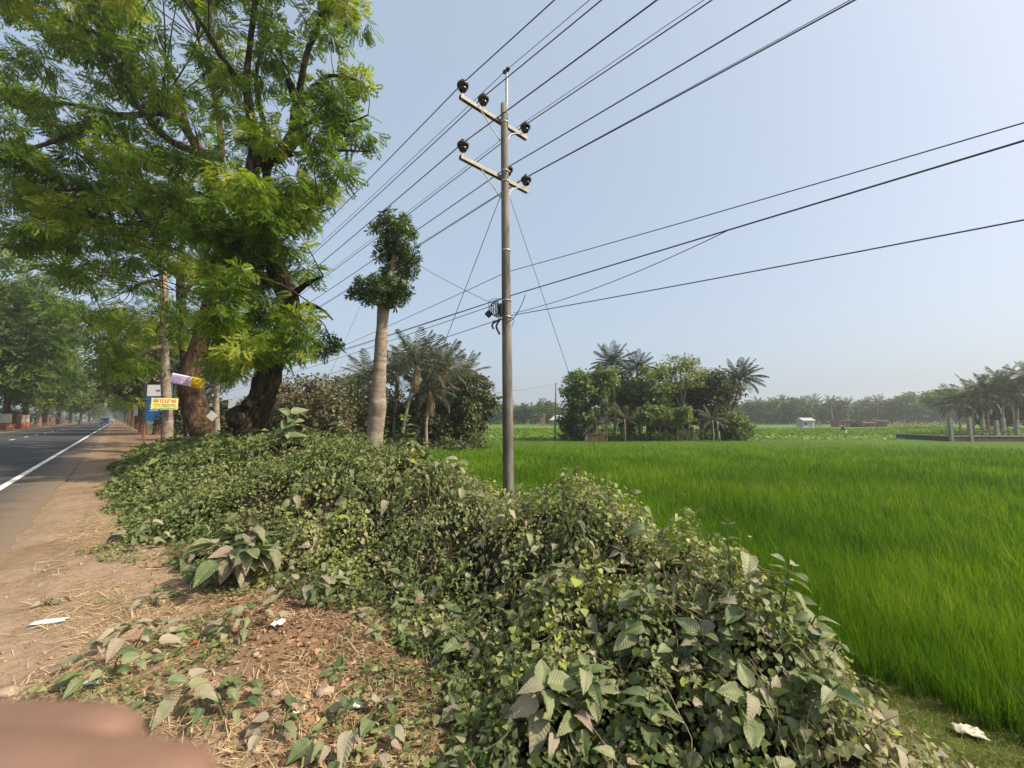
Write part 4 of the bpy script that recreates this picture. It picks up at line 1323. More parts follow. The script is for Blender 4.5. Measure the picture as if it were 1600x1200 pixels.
right_specs = [
    (57, 3.2, 14, 5.6, 'dark leaved avenue tree shading the side track', 'olive'),
    (75, 2.6, 15, 5.6, 'avenue tree with a pale stem beside the small white board', 'feather_far'),
    (100, 2.8, 16, 6.0, 'third avenue tree on the near side past the side track', 'feather_far'),
    (135, 2.8, 17, 6.0, 'fourth avenue tree on the near side', 'feather_far'),
    (180, 2.8, 18, 6.5, 'fifth avenue tree on the near side fading in haze', 'feather_far'),
    (245, 2.6, 18, 6.5, 'sixth avenue tree on the near side deep in haze', 'feather_far'),
    (330, 2.6, 18, 6.5, 'farthest hazy avenue tree on the near side of the road', 'feather_far'),
]
for i, (s_, o_, H, r, lb, mt) in enumerate(right_specs):
    b_ = so(s_, o_, float(ground_so(s_, o_)))
    auto_tree('avenue_tree', lb, b_, H, (0, 0, H * .60), (r, r, H * .36), 70, 46 if i < 2 else 84, .75, mt, 'bark_brown', SPRAY_FAR if i < 2 else V_DIA, .42, 'trees of the avenue', 'tree', .32, .42, .2, 4, twig_r=.04)


# palms: a few frond meshes shared by all
def frond_mesh(name, mat, bend, n=15, hang=.6, seed=0):
    rs = np.random.default_rng(seed); V = []; T = []; K = []
    m = 24; ys = np.linspace(0, 1, m); ang = bend * ys ** 1.3
    y = np.concatenate([[0], np.cumsum(np.cos(ang[:-1]) / (m - 1))]); z = np.concatenate([[0], np.cumsum(-np.sin(ang[:-1]) / (m - 1))])
    for i in range(m - 1):
        w = .012 * (1 - .8 * ys[i]); b = len(V)
        V += [(-w, y[i], z[i]), (w, y[i], z[i]), (w * .8, y[i + 1], z[i + 1]), (-w * .8, y[i + 1], z[i + 1]), (0, y[i], z[i] - w * 1.6), (0, y[i + 1], z[i + 1] - w * 1.4)]
        T += [(b, b + 1, b + 2), (b, b + 2, b + 3), (b, b + 3, b + 5), (b, b + 5, b + 4), (b + 1, b + 4, b + 5), (b + 1, b + 5, b + 2)]
    for i in range(n * 2):
        f = .12 + .87 * (i // 2 + rs.random() * .5) / n
        sgn = 1 if i % 2 else -1
        py, pz = np.interp(f, ys, y), np.interp(f, ys, z); a = np.interp(f, ys, ang)
        L = .26 * math.sin(math.pi * min(1, .16 + f * .84)) ** .6 * rs.uniform(.8, 1.1)
        dirv = unit(np.array([sgn * .85, .55 * math.cos(a), -.55 * math.sin(a) - hang * rs.uniform(.5, 1.2)]))
        w = np.array([0, .016, 0]); b = len(V); p0 = np.array([0, py, pz])
        p1 = p0 + dirv * L * .55 + [0, 0, .02]; p2 = p0 + dirv * L + [0, 0, -.05 * hang]
        V += [p0 - w * .5, p0 + w * .5, p1 - w, p1 + w, p2]
        T += [(b, b + 1, b + 3), (b, b + 3, b + 2), (b + 2, b + 3, b + 4)]
    V = np.array([tuple(map(float, q_)) for q_ in V])
    K = np.repeat(rs.random(), len(V))
    return np_mesh(name, V, np.array(T), mat, K)


FR = {}
for key, mt in (('palm', 'palm'), ('palm_dusty', 'palm_dusty'), ('palm_dead', 'palm_dead')):
    FR[key] = [frond_mesh('frond', M[mt], b_, 15, h_, 10 * i + len(key)) for i, (b_, h_) in enumerate(((.7, .4), (1.1, .7), (1.5, .9), (.45, .3), (1.9, 1.1)))]


def palm(name, label, base, top, L, n, key='palm', tr=.14, group=None, dead=3, joined=False, cat='palm tree', bark='bark_pale'):
    base = np.asarray(base, float); top = np.asarray(top, float)
    root = empty(name, base, label, cat, group)
    mid = (base + top) / 2 + np.array([rng.normal(0, .25), rng.normal(0, .25), 0]) * .6
    p = smooth_path([base - UP * .2, base * .7 + top * .3 + (mid - (base + top) / 2), mid, top], 5)
    MB().tube(p, np.linspace(tr * 1.25, tr * .8, len(p)), 8, True, (), .06).build('trunk', M[bark], root)
    mats = []
    for k in range(n + dead):
        a = k * 2.39996 + rng.normal(0, .15); f = k / max(1, n - 1)
        el = R_(78 - 88 * min(f, 1.1)) if k < n else R_(-55 - 20 * rng.random())
        fw = np.array([math.cos(a) * math.cos(el), math.sin(a) * math.cos(el), math.sin(el)])
        nr = unit(UP - fw * fw[2] + np.array([math.cos(a), math.sin(a), 0]) * .02 - (fw * .01))
        if abs(fw[2]) > .96: nr = -np.array([math.cos(a), math.sin(a), 0])
        fam = FR[key] if k < n else FR['palm_dead']
        me = fam[(3 if f < .25 else (0 if f < .5 else (1 if f < .8 else 2))) if k < n else 1]
        sz = L * rng.uniform(.85, 1.1) * (1 if k < n else .75)
        Rr = frames(fw[None], nr[None])[0] * sz
        q_ = top + fw * .05
        m4 = Matrix([[*Rr[0], q_[0]], [*Rr[1], q_[1]], [*Rr[2], q_[2]], [0, 0, 0, 1]])
        if joined: mats.append((me, Rr, q_))
        else: place('frond', me, root, m4)
    if joined:
        Vs, Ts, Ks, off = [], [], [], 0
        for me, Rr, q_ in mats:
            v = np.empty(len(me.vertices) * 3, np.float32); me.vertices.foreach_get('co', v); v = v.reshape(-1, 3)
            tt = np.empty(len(me.loops), np.int32); me.loops.foreach_get('vertex_index', tt)
            Vs.append(v @ Rr.T + q_); Ts.append(tt.reshape(-1, 3) + off); Ks.append(np.repeat(rng.random(), len(v))); off += len(v)
        link('crown', np_mesh('crown', np.concatenate(Vs), np.concatenate(Ts), M[key], np.concatenate(Ks)), root, 'stuff')
    return root


G = 'trees of the roadside grove'
gb_ = gpt
for px, t, lb in ((300, 33, 'dark shaded thicket behind the brown rain tree foot'), (345, 30, 'dark shaded thicket behind the thin sapling stem'), (392, 31, 'dark shaded thicket behind the big burled trunk')):
    auto_tree('thicket', lb, gb_(px, t), 4, (0, 0, 1.9), (2.1, 1.8, 2.1), 60, 70, .24, 'olive', 'bark', V_DIA, .12, G, 'tree', .34, .3, .2, 4, low=-1)
def gb(px, t): return gpt(px, t)

auto_tree('thicket', 'broad dusty brown thicket left of the lopped tree', gb(505, 33), 6, (0, 0, 2.9), (4.4, 3.6, 2.9), 120, 95, .26, 'dusty', 'bark', V_DIA, .22, G, 'tree', .30, .55, .2, 5, low=-1)
auto_tree('thicket', 'dusty shrubby tree in deep shade behind the big rain tree', gb(452, 36), 6, (0, 0, 3.4), (3.2, 3.0, 3.2), 70, 85, .28, 'dusty', 'bark', V_DIA, .2, G, 'tree', .32, .45, .2, 4, low=-1)
auto_tree('mango_tree', 'green topped tree peeping over the dusty thicket', gb(545, 40), 8, (0, 0, 4.8), (2.8, 2.8, 3.0), 60, 60, .32, 'green', 'bark', V_DIA, .2, G)
auto_tree('mango_tree', 'dark olive tree at the right end of the roadside grove', gb(735, 38), 7, (0, 0, 3.6), (2.1, 2.6, 3.3), 90, 85, .28, 'olive', 'bark', V_DIA, .2, G, low=-1)
auto_tree('mango_tree', 'low dark tree under the dusty palms', gb(676, 38), 6, (0, 0, 2.6), (2.6, 2.4, 2.6), 80, 75, .28, 'olive', 'bark', V_DIA, .2, G, low=-1)
auto_tree('mango_tree', 'dark bushy tree hidden behind the lopped trunk', gb(612, 39), 6, (0, 0, 2.6), (2.6, 2.4, 2.6), 70, 70, .28, 'dusty', 'bark', V_DIA, .2, G, low=-1)
palm('coconut_palm', 'tallest dusty coconut palm with slanting trunk right of the lopped tree', gb(625, 34), P(652, 570, 34), 3.1, 36, 'palm_dusty', .13, G, 4)
palm('coconut_palm', 'dusty coconut palm leaning behind the tallest one', gb(640, 36), P(692, 580, 36), 3.0, 34, 'palm_dusty', .13, G, 4)
palm('coconut_palm', 'dusty palm half hidden by the lopped trunk', gb(590, 35), P(578, 594, 35), 2.7, 28, 'palm_dusty', .13, G, 3)
palm('coconut_palm', 'short dusty palm at the back right of the roadside grove', gb(715, 40), P(722, 590, 40), 2.8, 28, 'palm_dusty', .13, G, 2)

palm('coconut_palm', 'dusty palm between the tallest palm and the lopped trunk', gb(615, 37), P(622, 585, 37), 2.8, 30, 'palm_dusty', .13, G, 3)
palm('coconut_palm', 'low dusty palm with browned fronds under the tallest palm', gb(668, 35), P(672, 612, 35), 2.6, 30, 'palm_dusty', .13, G, 8)
auto_tree('mango_tree', 'tall dark tree closing the back of the roadside palms', gb(690, 43), 8, (0, 0, 4.2), (3.6, 2.4, 3.4), 90, 70, .32, 'olive', 'bark', V_DIA, .2, G, low=-1)
G = 'trees of the grove in the rice field'
auto_tree('leafy_tree', 'bright green leafy tree on the left end of the field grove', gb(915, 47), 9, (0, 0, 5.4), (2.7, 2.5, 3.0), 90, 70, .34, 'green', 'bark', V_DIA, .2, G, 'tree', .28, .5, .22, 4, low=-1)
auto_tree('leafy_tree', 'dark bush under the bright tree on the left of the field grove', gb(905, 48), 4, (0, 0, 2.0), (2.3, 2, 2.2), 60, 60, .30, 'olive', 'bark', V_DIA, .15, G, low=-1)
auto_tree('leafy_tree', 'tall thin tree with yellowish tuft and bare pale stem', gb(947, 46.5), 9, (0, 0, 7.2), (1.5, 1.5, 1.6), 30, 45, .34, 'light', 'bark_pale', V_DIA, .11, G)
auto_tree('leafy_tree', 'yellow green tree in the middle of the field grove', gb(1022, 49), 9, (0, 0, 6.4), (2.6, 2.4, 2.4), 64, 52, .34, 'green', 'bark', V_DIA, .2, G, tint=.7, low=-1)
auto_tree('leafy_tree', 'airy pale tree with open crown at the top of the field grove', gb(1066, 50), 10, (0, 0, 7.9), (3.0, 2.6, 2.3), 60, 34, .32, 'light', 'bark_pale', V_DIA, .16, G, tint=.6)
auto_tree('leafy_tree', 'dark olive tree on the right shoulder of the field grove', gb(1122, 50), 8, (0, 0, 5.9), (2.6, 2.5, 2.7), 80, 60, .34, 'olive', 'bark', V_DIA, .2, G, tint=.6, low=-1)
auto_tree('leafy_tree', 'dusty mid tree filling the heart of the field grove', gb(985, 52), 7, (0, 0, 4.2), (3.2, 2.5, 3.4), 90, 60, .36, 'olive', 'bark', V_DIA, .2, G, tint=.55, low=-1)
auto_tree('leafy_tree', 'dark mid tree behind the forked pink trunk', gb(1060, 53), 7, (0, 0, 4.0), (3.4, 2.5, 3.2), 90, 60, .36, 'olive', 'bark', V_DIA, .2, G, tint=.5, low=-1)
auto_tree('fruit_tree', 'small tree on a dark crooked stem at the front of the field grove', gb(1016, 46), 5, (-.1, 0, 3.0), (1.6, 1.5, 1.2), 36, 45, .30, 'light', 'bark', V_DIA, .13, G, tint=.35)
auto_tree('fruit_tree', 'small tree on a forked pinkish trunk at the front of the field grove', gb(1056, 46), 5, (.1, 0, 2.9), (1.9, 1.6, 1.2), 40, 45, .30, 'light', 'bark_brown', V_DIA, .17, G, tint=.3)
auto_tree('fruit_tree', 'slim green sapling left of the bamboo fence', gb(1030, 47.5), 5, (0, 0, 3.6), (1.3, 1.3, 1.6), 30, 45, .28, 'green', 'bark_pale', V_DIA, .09, G)
auto_tree('bamboo_clump', 'rounded yellow green bamboo clump at the right end of the field grove', gb(1148, 48), 4, (0, 0, 1.5), (1.7, 1.7, 1.8), 60, 55, .30, 'light', 'bark_pale', V_DIA, .08, G, 'bush', tint=.25, low=-1)
auto_tree('bamboo_clump', 'arching olive bamboo beside the fence', gb(1122, 49), 5, (0, 0, 2.4), (1.9, 1.7, 2.3), 60, 55, .30, 'olive', 'bark_pale', V_DIA, .08, G, 'bush', tint=.8, low=-1)
auto_tree('leafy_tree', 'green crown filling the top of the field grove between the tall palms', gb(982, 53), 9, (0, 0, 6.2), (2.6, 2.4, 2.2), 60, 50, .34, 'green', 'bark', V_DIA, .2, G, tint=.35)
auto_tree('leafy_tree', 'olive crown joining the airy tree to the right shoulder of the grove', gb(1096, 53), 9, (0, 0, 6.2), (2.8, 2.4, 2.2), 60, 50, .34, 'olive', 'bark', V_DIA, .2, G, tint=.7)
palm('coconut_palm', 'tallest coconut palm standing clear above the field grove', gb(958, 50), P(956, 570, 50), 2.9, 32, 'palm', .13, G, 4)
palm('coconut_palm', 'coconut palm just right of the tallest in the field grove', gb(1000, 51), P(996, 578, 51), 2.7, 30, 'palm', .13, G, 3)
palm('coconut_palm', 'coconut palm leaning out at the right of the field grove', gb(1140, 50), P(1156, 594, 50), 3.0, 34, 'palm', .13, G, 4)
palm('areca_palm', 'low young palm with grey green fronds at the left of the field grove', gb(930, 46), P(932, 664, 46), 2.6, 16, 'palm_dusty', .10, G, 0)
palm('areca_palm', 'young palm with drooping fronds on a slim stem', gb(976, 45.5), P(976, 656, 45.5), 2.1, 16, 'palm_dusty', .08, G, 1)
palm('areca_palm', 'young palm on a slim stem by the grove right corner', gb(1112, 46), P(1113, 656, 46), 1.9, 14, 'palm_dusty', .08, G, 1)

# right-hand palms behind the pillars
G = 'dark palms at the right edge'
rp = [(1500, 66, 630, 'leftmost of the dark palms behind the concrete pillars'), (1523, 62, 620, 'dark palm whose fronds sweep left over the pillars'), (1546, 60, 613, 'slender dark palm over the middle pillars'), (1566, 66, 601, 'tallest dark palm behind the pillars'), (1588, 60, 613, 'dark palm above the right hand pillar'), (1612, 58, 594, 'dark palm cut by the right edge of the picture'), (1540, 70, 622, 'short palm deep among the dark palms'), (1580, 72, 618, 'back palm between the tallest and the edge one')]
for px, t, py, lb in rp:
    palm('coconut_palm', lb, gb(px + rng.uniform(-6, 6), t), P(px, py, t), 3.6, 22, 'palm', .14, G, 2, True)
auto_tree('leafy_tree', 'dark round tree mixed in behind the right hand palms', gb(1560, 78), 8, (0, 0, 4.6), (5.0, 3, 3.6), 80, 50, .5, 'olive', 'bark', V_DIA, .2, G, low=-1)
auto_tree('leafy_tree', 'leafy tree at the right border behind the palms', gb(1602, 74), 9, (0, 0, 5.2), (3.6, 3, 4.0), 80, 50, .5, 'olive', 'bark', V_DIA, .2, G, low=-1)
auto_tree('leafy_tree', 'pale flat topped tree left of the right hand palms', gb(1478, 120), 10, (0, 0, 8.2), (5.5, 4.5, 3.2), 70, 50, .7, 'light', 'bark_pale', V_DIA, .25, G, tint=.3)

cl = [(gb(px, rng.uniform(46.5, 51)) + UP * .6, (1.3, 1.0, rng.uniform(.5, 1.1)), 70, float(rng.uniform(.2, .8))) for px in range(884, 1172, 6)]
p, Rm, tn = leaves_for(cl, 1, V_DIA)
setp(scatter('grove_undergrowth', V_DIA, p, Rm, .30 * rng.lognormal(0, .25, len(p)), tn, M['green'], None, 'stuff'), 'low growth along the foot of the field grove')
cl = [(gb(px, rng.uniform(32, 38)) + UP * .5, (1.2, 1.0, rng.uniform(.4, 1.0)), 70, float(rng.uniform(.2, .8))) for px in range(430, 765, 7)]
p, Rm, tn = leaves_for(cl, 1, V_DIA)
setp(scatter('grove_undergrowth', V_DIA, p, Rm, .26 * rng.lognormal(0, .25, len(p)), tn, M['olive'], None, 'stuff'), 'low growth along the foot of the roadside grove')

# the far line of trees
G = 'trees of the far line beyond the rice'
far_lab = 'hazy tree in the far line beyond the rice'
protos = []
for k, (H, rx, rz, mt, td) in enumerate(((11, 4.5, 4.6, 'far', .45), (13, 5.2, 5.0, 'far', .6), (10, 5.0, 4.2, 'far', .35), (12, 4.2, 5.0, 'far', .75))):
    protos.append(auto_tree('far_tree', far_lab, P(1180 + 24 * k, 655, 186) * [1, 1, 0] + UP * FIELD_Z, H, (0, 0, H * .55), (rx, rx, rz), 60, 34, .95, mt, 'bark', V_DIA, .25, G, 'tree', .36, td, .2, 3, low=-1, twig=False, sides=6))
ppalm = palm('far_palm', 'hazy palm in the far line beyond the rice', P(1300, 655, 180) * [1, 1, 0] + UP * FIELD_Z, P(1300, 655, 180) * [1, 1, 0] + UP * (FIELD_Z + 9.5), 4.2, 20, 'palm', .18, G, 0, True)
k = 0
for px in list(range(742, 880, 13)) + list(range(1150, 1640, 11)):
    t = rng.uniform(180, 205)
    b_ = P(px + rng.uniform(-5, 5), 655, t); b_[2] = FIELD_Z
    sc = rng.uniform(.72, .98) if px < 900 else rng.uniform(.85, 1.1) * (1 + .22 * sstep(1300, 1450, px))
    if rng.random() < .36:
        c_ = copy_tree(ppalm, b_, rng.uniform(0, 6.28), sc * rng.uniform(.85, 1.1))
    else:
        c_ = copy_tree(protos[int(rng.integers(0, 4))], b_, rng.uniform(0, 6.28), sc)
    k += 1
# the wood behind, one mass
cl = []
for px in range(690, 1720, 7):
    t = rng.uniform(205, 235); h = rng.uniform(6, 11.5)
    b_ = P(px, 655, t); cl.append((np.array([b_[0], b_[1], FIELD_Z + h * .5]), (4.5, 3.5, h * .55), 110, float(np.clip(rng.normal(.45, .15), 0, 1))))
for s_ in range(380, 620, 14):
    for o_ in (-12, 3, -5 if s_ > 560 else 8):
        cl.append((so(s_ + rng.uniform(-5, 5), o_, 8), (6, 6, 8), 130, .4))
p, Rm, tn = leaves_for(cl, 1, V_DIA)
setp(scatter('far_wood', V_DIA, p, Rm, 1.3 * rng.lognormal(0, .2, len(p)), tn, M['far'], None, 'stuff'), 'hazy mass of woods closing the plain')
# bushes beyond the left avenue, so no bare horizon shows through it
cl = []
for s_ in range(70, 420, 9):
    o_ = -19 - 8 * rng.random()
    cl.append((so(s_, o_, 2.2 + rng.random()), (4, 4, 2.8), 90, .4))
p, Rm, tn = leaves_for(cl, 1, V_DIA)
setp(scatter('roadside_undergrowth', V_DIA, p, Rm, .8 * rng.lognormal(0, .2, len(p)), tn, M['olive'], None, 'stuff'), 'undergrowth behind the far avenue')

# ------------------------------------------------------------------ the concrete pole and its lines
PY_ = 9.0


def pole_pt(px, py, Y=PY_):
    v = (600 - py) / F
    z = Y * (SP + CP * v) / (CP - SP * v)
    t = Y * CP + z * SP
    return np.array([t * (px - 800) / F, Y, 1.6 + z])


pt_top = pole_pt(787.5, 163); pt_low = pole_pt(794.5, 742)
ax_p = (pt_top - pt_low) / (pt_top[2] - pt_low[2])
pt_base = pt_low + ax_p * (FIELD_Z - .3 - pt_low[2])
pole = empty('utility_pole', pt_base, 'tall concrete power pole with two crossarms standing in the creeper', 'utility pole')
zz = np.linspace(0, 1, 26)
MB().tube(pt_base + zz[:, None] * (pt_top - pt_base), .128 - .052 * zz, 20, True, (), .012).build('shaft', M['concrete'], pole)
rod_b = pole_pt(792, 200) - np.array([0, .02, 0]); rod_t = pole_pt(791.5, 112)
MB().tube([rod_b + D * .0, (rod_b + rod_t) / 2, rod_t], .030, 8).build('top_pipe', M['galv'], pole)
mb = MB(); mb.lathe(rod_t - D * .06 + UP * .03, D, [(.0, 0), (.05, .01), (.05, .04), (.03, .05), (.03, .09), (.05, .10), (.05, .13), (0, .14)], 10)
mb.box(rod_t + UP * .03, (.05, .22, .03), (N, D, UP)); mb.build('shackle', M['porcelain'], pole)
# steel bands
for py in (178, 192, 268, 284, 392, 470, 496):
    c_ = pole_pt(788 + (py - 163) * .012, py); rr = .076 + .052 * (pt_top[2] - c_[2]) / 9.9 + .006
    MB().lathe(c_ - UP * .018, UP, [(rr - .012, 0), (rr, 0), (rr, .036), (rr - .012, .036)], 18).build('steel_band', M['galv'], pole)


def insulator(c):
    """pin insulator standing at c"""
    pin = MB().tube([c - UP * .11, c + UP * .02, c + UP * .13], .013, 6)
    pin.box(c - UP * .085, (.05, .05, .03))
    ob = MB().lathe(c + UP * .10, UP, [(.03, 0), (.066, .004), (.086, .03), (.090, .07), (.074, .078), (.078, .09), (.120, .094), (.126, .145), (.114, .172), (.07, .188), (.05, .198), (.055, .22), (.048, .245), (0, .25)], 18).build('insulator', M['porcelain'], pole)
    pin.build('pin', M['galv'], ob)
    return c + UP * .315


tops = {}
for nm, py, offs in (('upper', 184, (-1.06, -.50, .80)), ('lower', 272, (-1.06, .20, .80))):
    c_ = pole_pt(787.8 + (py - 163) * .012, py) + D * .135
    a_, b_ = c_ - N * 1.13, c_ + N * .86
    mb = MB()
    mb.box((a_ + b_) / 2, (1.99, .086, .012), (N, D, UP)); mb.box((a_ + b_) / 2 - D * .037 - UP * .04, (1.99, .012, .068), (N, D, UP)); mb.box((a_ + b_) / 2 + D * .037 - UP * .04, (1.99, .012, .068), (N, D, UP))
    mb.build('crossarm', M['arm'], pole)
    for s_ in (-.62, .48):
        p0 = c_ + N * s_ - UP * .10 - D * .055; p1 = c_ - D * .08 + N * (.07 if s_ > 0 else -.07) - UP * .56
        MB().tube(smooth_path([p0, (p0 + p1) / 2 + UP * (.10 if s_ > 0 else 0.0), p1], 4), .012, 6).build('brace', M['galv'], pole)
    for k, s_ in enumerate(offs):
        tops[nm, k] = insulator(c_ + N * s_ + UP * .02)
# the tangle of service cable on the road side of the pole
cc = pole_pt(782, 475) + np.array([-.05, -.06, 0])
for k in range(4):
    th = np.linspace(0, 2 * math.pi, 22); r = .13 + .02 * k
    e1 = unit(N + D * .3 * (k - 1)); q_ = pole_pt(771 + 2 * k, 484) + np.array([0, -.05 - .015 * k, 0])
    MB().tube(q_ + np.cos(th)[:, None] * e1 * r * .62 + np.sin(th)[:, None] * UP * r, .009, 5, False).build('cable_coil', M['black'], pole)
q_ = pole_pt(764, 492) + np.array([0, -.08, 0])
r2 = np.array([[.707, 0, .707], [0, 1, 0], [-.707, 0, .707]])
MB().box(q_, (.13, .07, .13), r2, .012).build('splice_box', M['black'], pole)
MB().box(pole_pt(784, 487) + np.array([-.02, -.13, 0]), (.07, .06, .30), None, .015).build('junction_box', M['black'], pole)
for dx, top_, bot in ((0, 499, 524), (-6, 500, 516)):
    p0 = pole_pt(783, top_) + np.array([0, -.10, 0]); p1 = pole_pt(776 + dx, (top_ + bot) / 2) + np.array([0, -.12, 0]); p2 = pole_pt(781 + dx * 1.6, bot) + np.array([0, -.10, 0])
    MB().tube(smooth_path([p0, p1, p2], 6), .022, 6).build('black_hose', M['black'], pole)
for a_, b_, c_2 in (((783, 470), (768, 478), (774, 497)), ((781, 468), (766, 472), (764, 486)), ((784, 494), (802, 500), (800, 512)), ((768, 476), (779, 500), (770, 503))):
    MB().tube(smooth_path([pole_pt(*a_) + [0, -.09, 0], pole_pt(*b_) + [0, -.13, 0], pole_pt(*c_2) + [0, -.09, 0]], 6), .006, 5, False).build('loose_cable', M['black'], pole)


def wire(name, label, a, dirv, back, fwd, sag, r, group, rise_b=0.0, rise_f=0.0):
    """one wire held at a, running along -dirv for back metres and +dirv for fwd metres"""
    pts = []
    for l in np.linspace(-back, 0, 26):
        k = -l / back; pts.append(a + dirv * l + UP * (rise_b * k - 4 * sag * k * (1 - k)))
    for l in np.linspace(0, fwd, 34)[1:]:
        k = l / fwd; pts.append(a + dirv * l + UP * (rise_f * k - 4 * sag * k * (1 - k)))
    return setp(MB().tube(pts, r, 6).build(name, M['wire']), label, 'power line', group)


GW = 'wires strung along the road'
names = {('upper', 0): 'thick wire on the roadside end of the upper crossarm', ('upper', 1): 'thick wire on the middle insulator of the upper crossarm', ('upper', 2): 'thick wire on the field end of the upper crossarm',
         ('lower', 0): 'thick wire on the roadside end of the lower crossarm', ('lower', 1): 'thick wire on the insulator beside the pole on the lower crossarm', ('lower', 2): 'thick wire on the field end of the lower crossarm'}
for k_, lb in names.items():
    wire('overhead_wire', lb, tops[k_] - N * .0 - UP * .03, D, 52, 60, .55, .0115, GW)
wire('overhead_wire', 'thin wire clamped at the very top pipe of the pole', rod_t + UP * .04, D, 52, 60, .5, .007, GW)
wire('overhead_wire', 'thin wire passing behind the pole just under the upper crossarm', P(812, 196, 10.4), D, 52, 60, .5, .006, GW)
wire('overhead_wire', 'thin wire passing behind the pole level with the lower insulators', P(812, 282, 10.4), D, 52, 60, .5, .006, GW)
wire('service_cable', 'thin cable crossing behind the pole between arm and splice box', pole_pt(792, 421) + [0, .16, 0], D, 50, 60, .9, .007, GW)
wire('service_cable', 'twisted black cable tied to the pole just above the splice box', pole_pt(797, 463) + [.06, -.10, 0], D, 50, 60, .12, .0105, GW)
wire('service_cable', 'thin cable running just above the twisted black cable', pole_pt(797, 459) + [.04, .12, 0], D, 50, 60, .20, .005, GW, .25)
wire('service_cable', 'lower black cable leaving the splice box on the road side', pole_pt(770, 479) + [0, -.08, 0], D, 1.0, 60, .45, .008, GW, .02)
wire('service_cable', 'lowest cable sagging from the pole below the splice box', pole_pt(797, 494) + [.06, -.09, 0], D, 48, 60, .75, .008, GW)


def line_(name, label, a, b, sag, r, cat='cable', mat='wire', group=None, n=18):
    a = np.asarray(a, float); b = np.asarray(b, float); k = np.linspace(0, 1, n)[:, None]
    pts = a * (1 - k) + b * k - UP * 4 * sag * k * (1 - k)
    return setp(MB().tube(pts, r, 6).build(name, M[mat]), label, cat, group)


a1 = P(590, 690, 10.6); a1[2] = float(ground(a1[0], a1[1]))
line_('guy_wire', 'guy wire slanting from the pole down to the bank on the left', pole_pt(783, 304), a1, .02, .008, 'guy wire')
a2 = P(958, 700, 13.0); a2[2] = FIELD_Z
line_('guy_wire', 'thin guy wire slanting from the pole down into the rice on the right', pole_pt(797, 310), a2, .03, .006, 'guy wire')
line_('drop_cable', 'thin cable from the lopped tree crossing down to the splice box', P(654, 414, 12.4), pole_pt(768, 475) + [0, -.08, 0], .03, .006)
line_('drop_cable', 'drop cable joining the twisted cable far right to the pole', pole_pt(797, 463) + [.06, -.10, 0] - D * 4.4 - UP * .04, pole_pt(799, 491) + [.05, -.09, 0], .12, .006)
line_('drop_cable', 'thin cable end dangling from the wires beside the rain tree', P(476, 352, 15), P(489, 394, 15), -.02, .006)
line_('drop_cable', 'faint cable slanting below the wires left of the lopped trunk', P(563, 478, 14), P(515, 585, 15), .02, .004)
# vine climbing the guy wire
gdir = unit(pole_pt(783, 304) - a1)
root = empty('climbing_vine', a1, 'leafy vine climbing the foot of the left guy wire', 'vine')
MB().tube([a1 + gdir * .2 + UP * .01, a1 + gdir * 1.2, a1 + gdir * 2.3], .007, 5).build('stem', M['stem'], root)
for k in range(46):
    f = .3 + 2.0 * rng.random() ** .9
    leaf_at(root, a1 + gdir * f + rng.normal(size=3) * .05, rng.normal(size=3) + UP * -.2, rng.normal(size=3) * .5 + UP + SUNV * .5, rng.uniform(.07, .13), BG)

# slim pole far out in the field, with its wire
b_ = gb(866.5, 46.5)
root = empty('field_pole', b_, 'slim pole standing at the far edge of the rice', 'utility pole')
MB().tube([b_ - UP * .2, (b_ + P(868.6, 598, 46.5)) / 2, P(868.6, 598, 46.5)], [.10, .085, .06], 10).build('shaft', M['concrete'], root)
MB().box(P(868.6, 600, 46.5), (.30, .06, .08), None, .01).build('clamp', M['galv'], root)
line_('field_wire', 'thin wire running left from the slim field pole', P(868.6, 600, 46.5), P(752, 615, 42), .15, .012, 'cable')
# stakes
for px, t, y0, lb, r in ((1121, 45.2, 658, 'pale stake in front of the grove right corner', .05), (1123.5, 45, 674, 'short thicker stake beside the pale stake', .06), (1084, 45.4, 664, 'thin stake before the bamboo fence', .045), (976, 45, 655, 'thin stake in front of the left grove palms', .045), (1136, 30, 694, 'dark thin stick standing in the rice', .022)):
    q_ = gb(px, t); setp(MB().tube([q_ - UP * .2, (q_ + P(px, y0, t)) / 2, P(px, y0, t)], r, 6).build('stake', M['bark_pale'] if r > .03 else M['twig']), lb, 'stake')

# ------------------------------------------------------------------ signs
M['sign_yellow'] = plain('sign_yellow', (.66, .60, .22), .6, .3, 0, .10, 5)
M['sign_lime'] = plain('sign_lime', (.52, .60, .16), .6, .3, 0, .08)
M['ink_red'] = plain('ink_red', (.45, .07, .04), .6)
M['ink_green'] = plain('ink_green', (.08, .14, .05), .6)
M['sign_blue'] = plain('sign_blue', (.014, .11, .33), .45, .4, 0, .12, 3)
M['sign_white'] = plain('sign_white', (.68, .67, .64), .6, .3, 0, .07, 4)
M['sign_lilac'] = plain('sign_lilac', (.58, .54, .66), .6, .3, 0, .06, 4)
M['ink_violet'] = plain('ink_violet', (.28, .15, .40), .6)
M['ink_pink'] = plain('ink_pink', (.62, .25, .32), .6)
M['banner_yellow'] = plain('banner_yellow', (.75, .50, .02), .6, .3, 0, .08, 5)
M['ink_brown'] = plain('ink_brown', (.25, .12, .01), .6)
M['ink_navy'] = plain('ink_navy', (.03, .04, .18), .6)
M['rust'] = surf('rusty_steel', [(.3, (.12, .045, .025)), (.7, (.28, .12, .07))], 12, .8, .3, .01)
M['dark_steel'] = plain('dark_steel', (.03, .03, .032), .6)


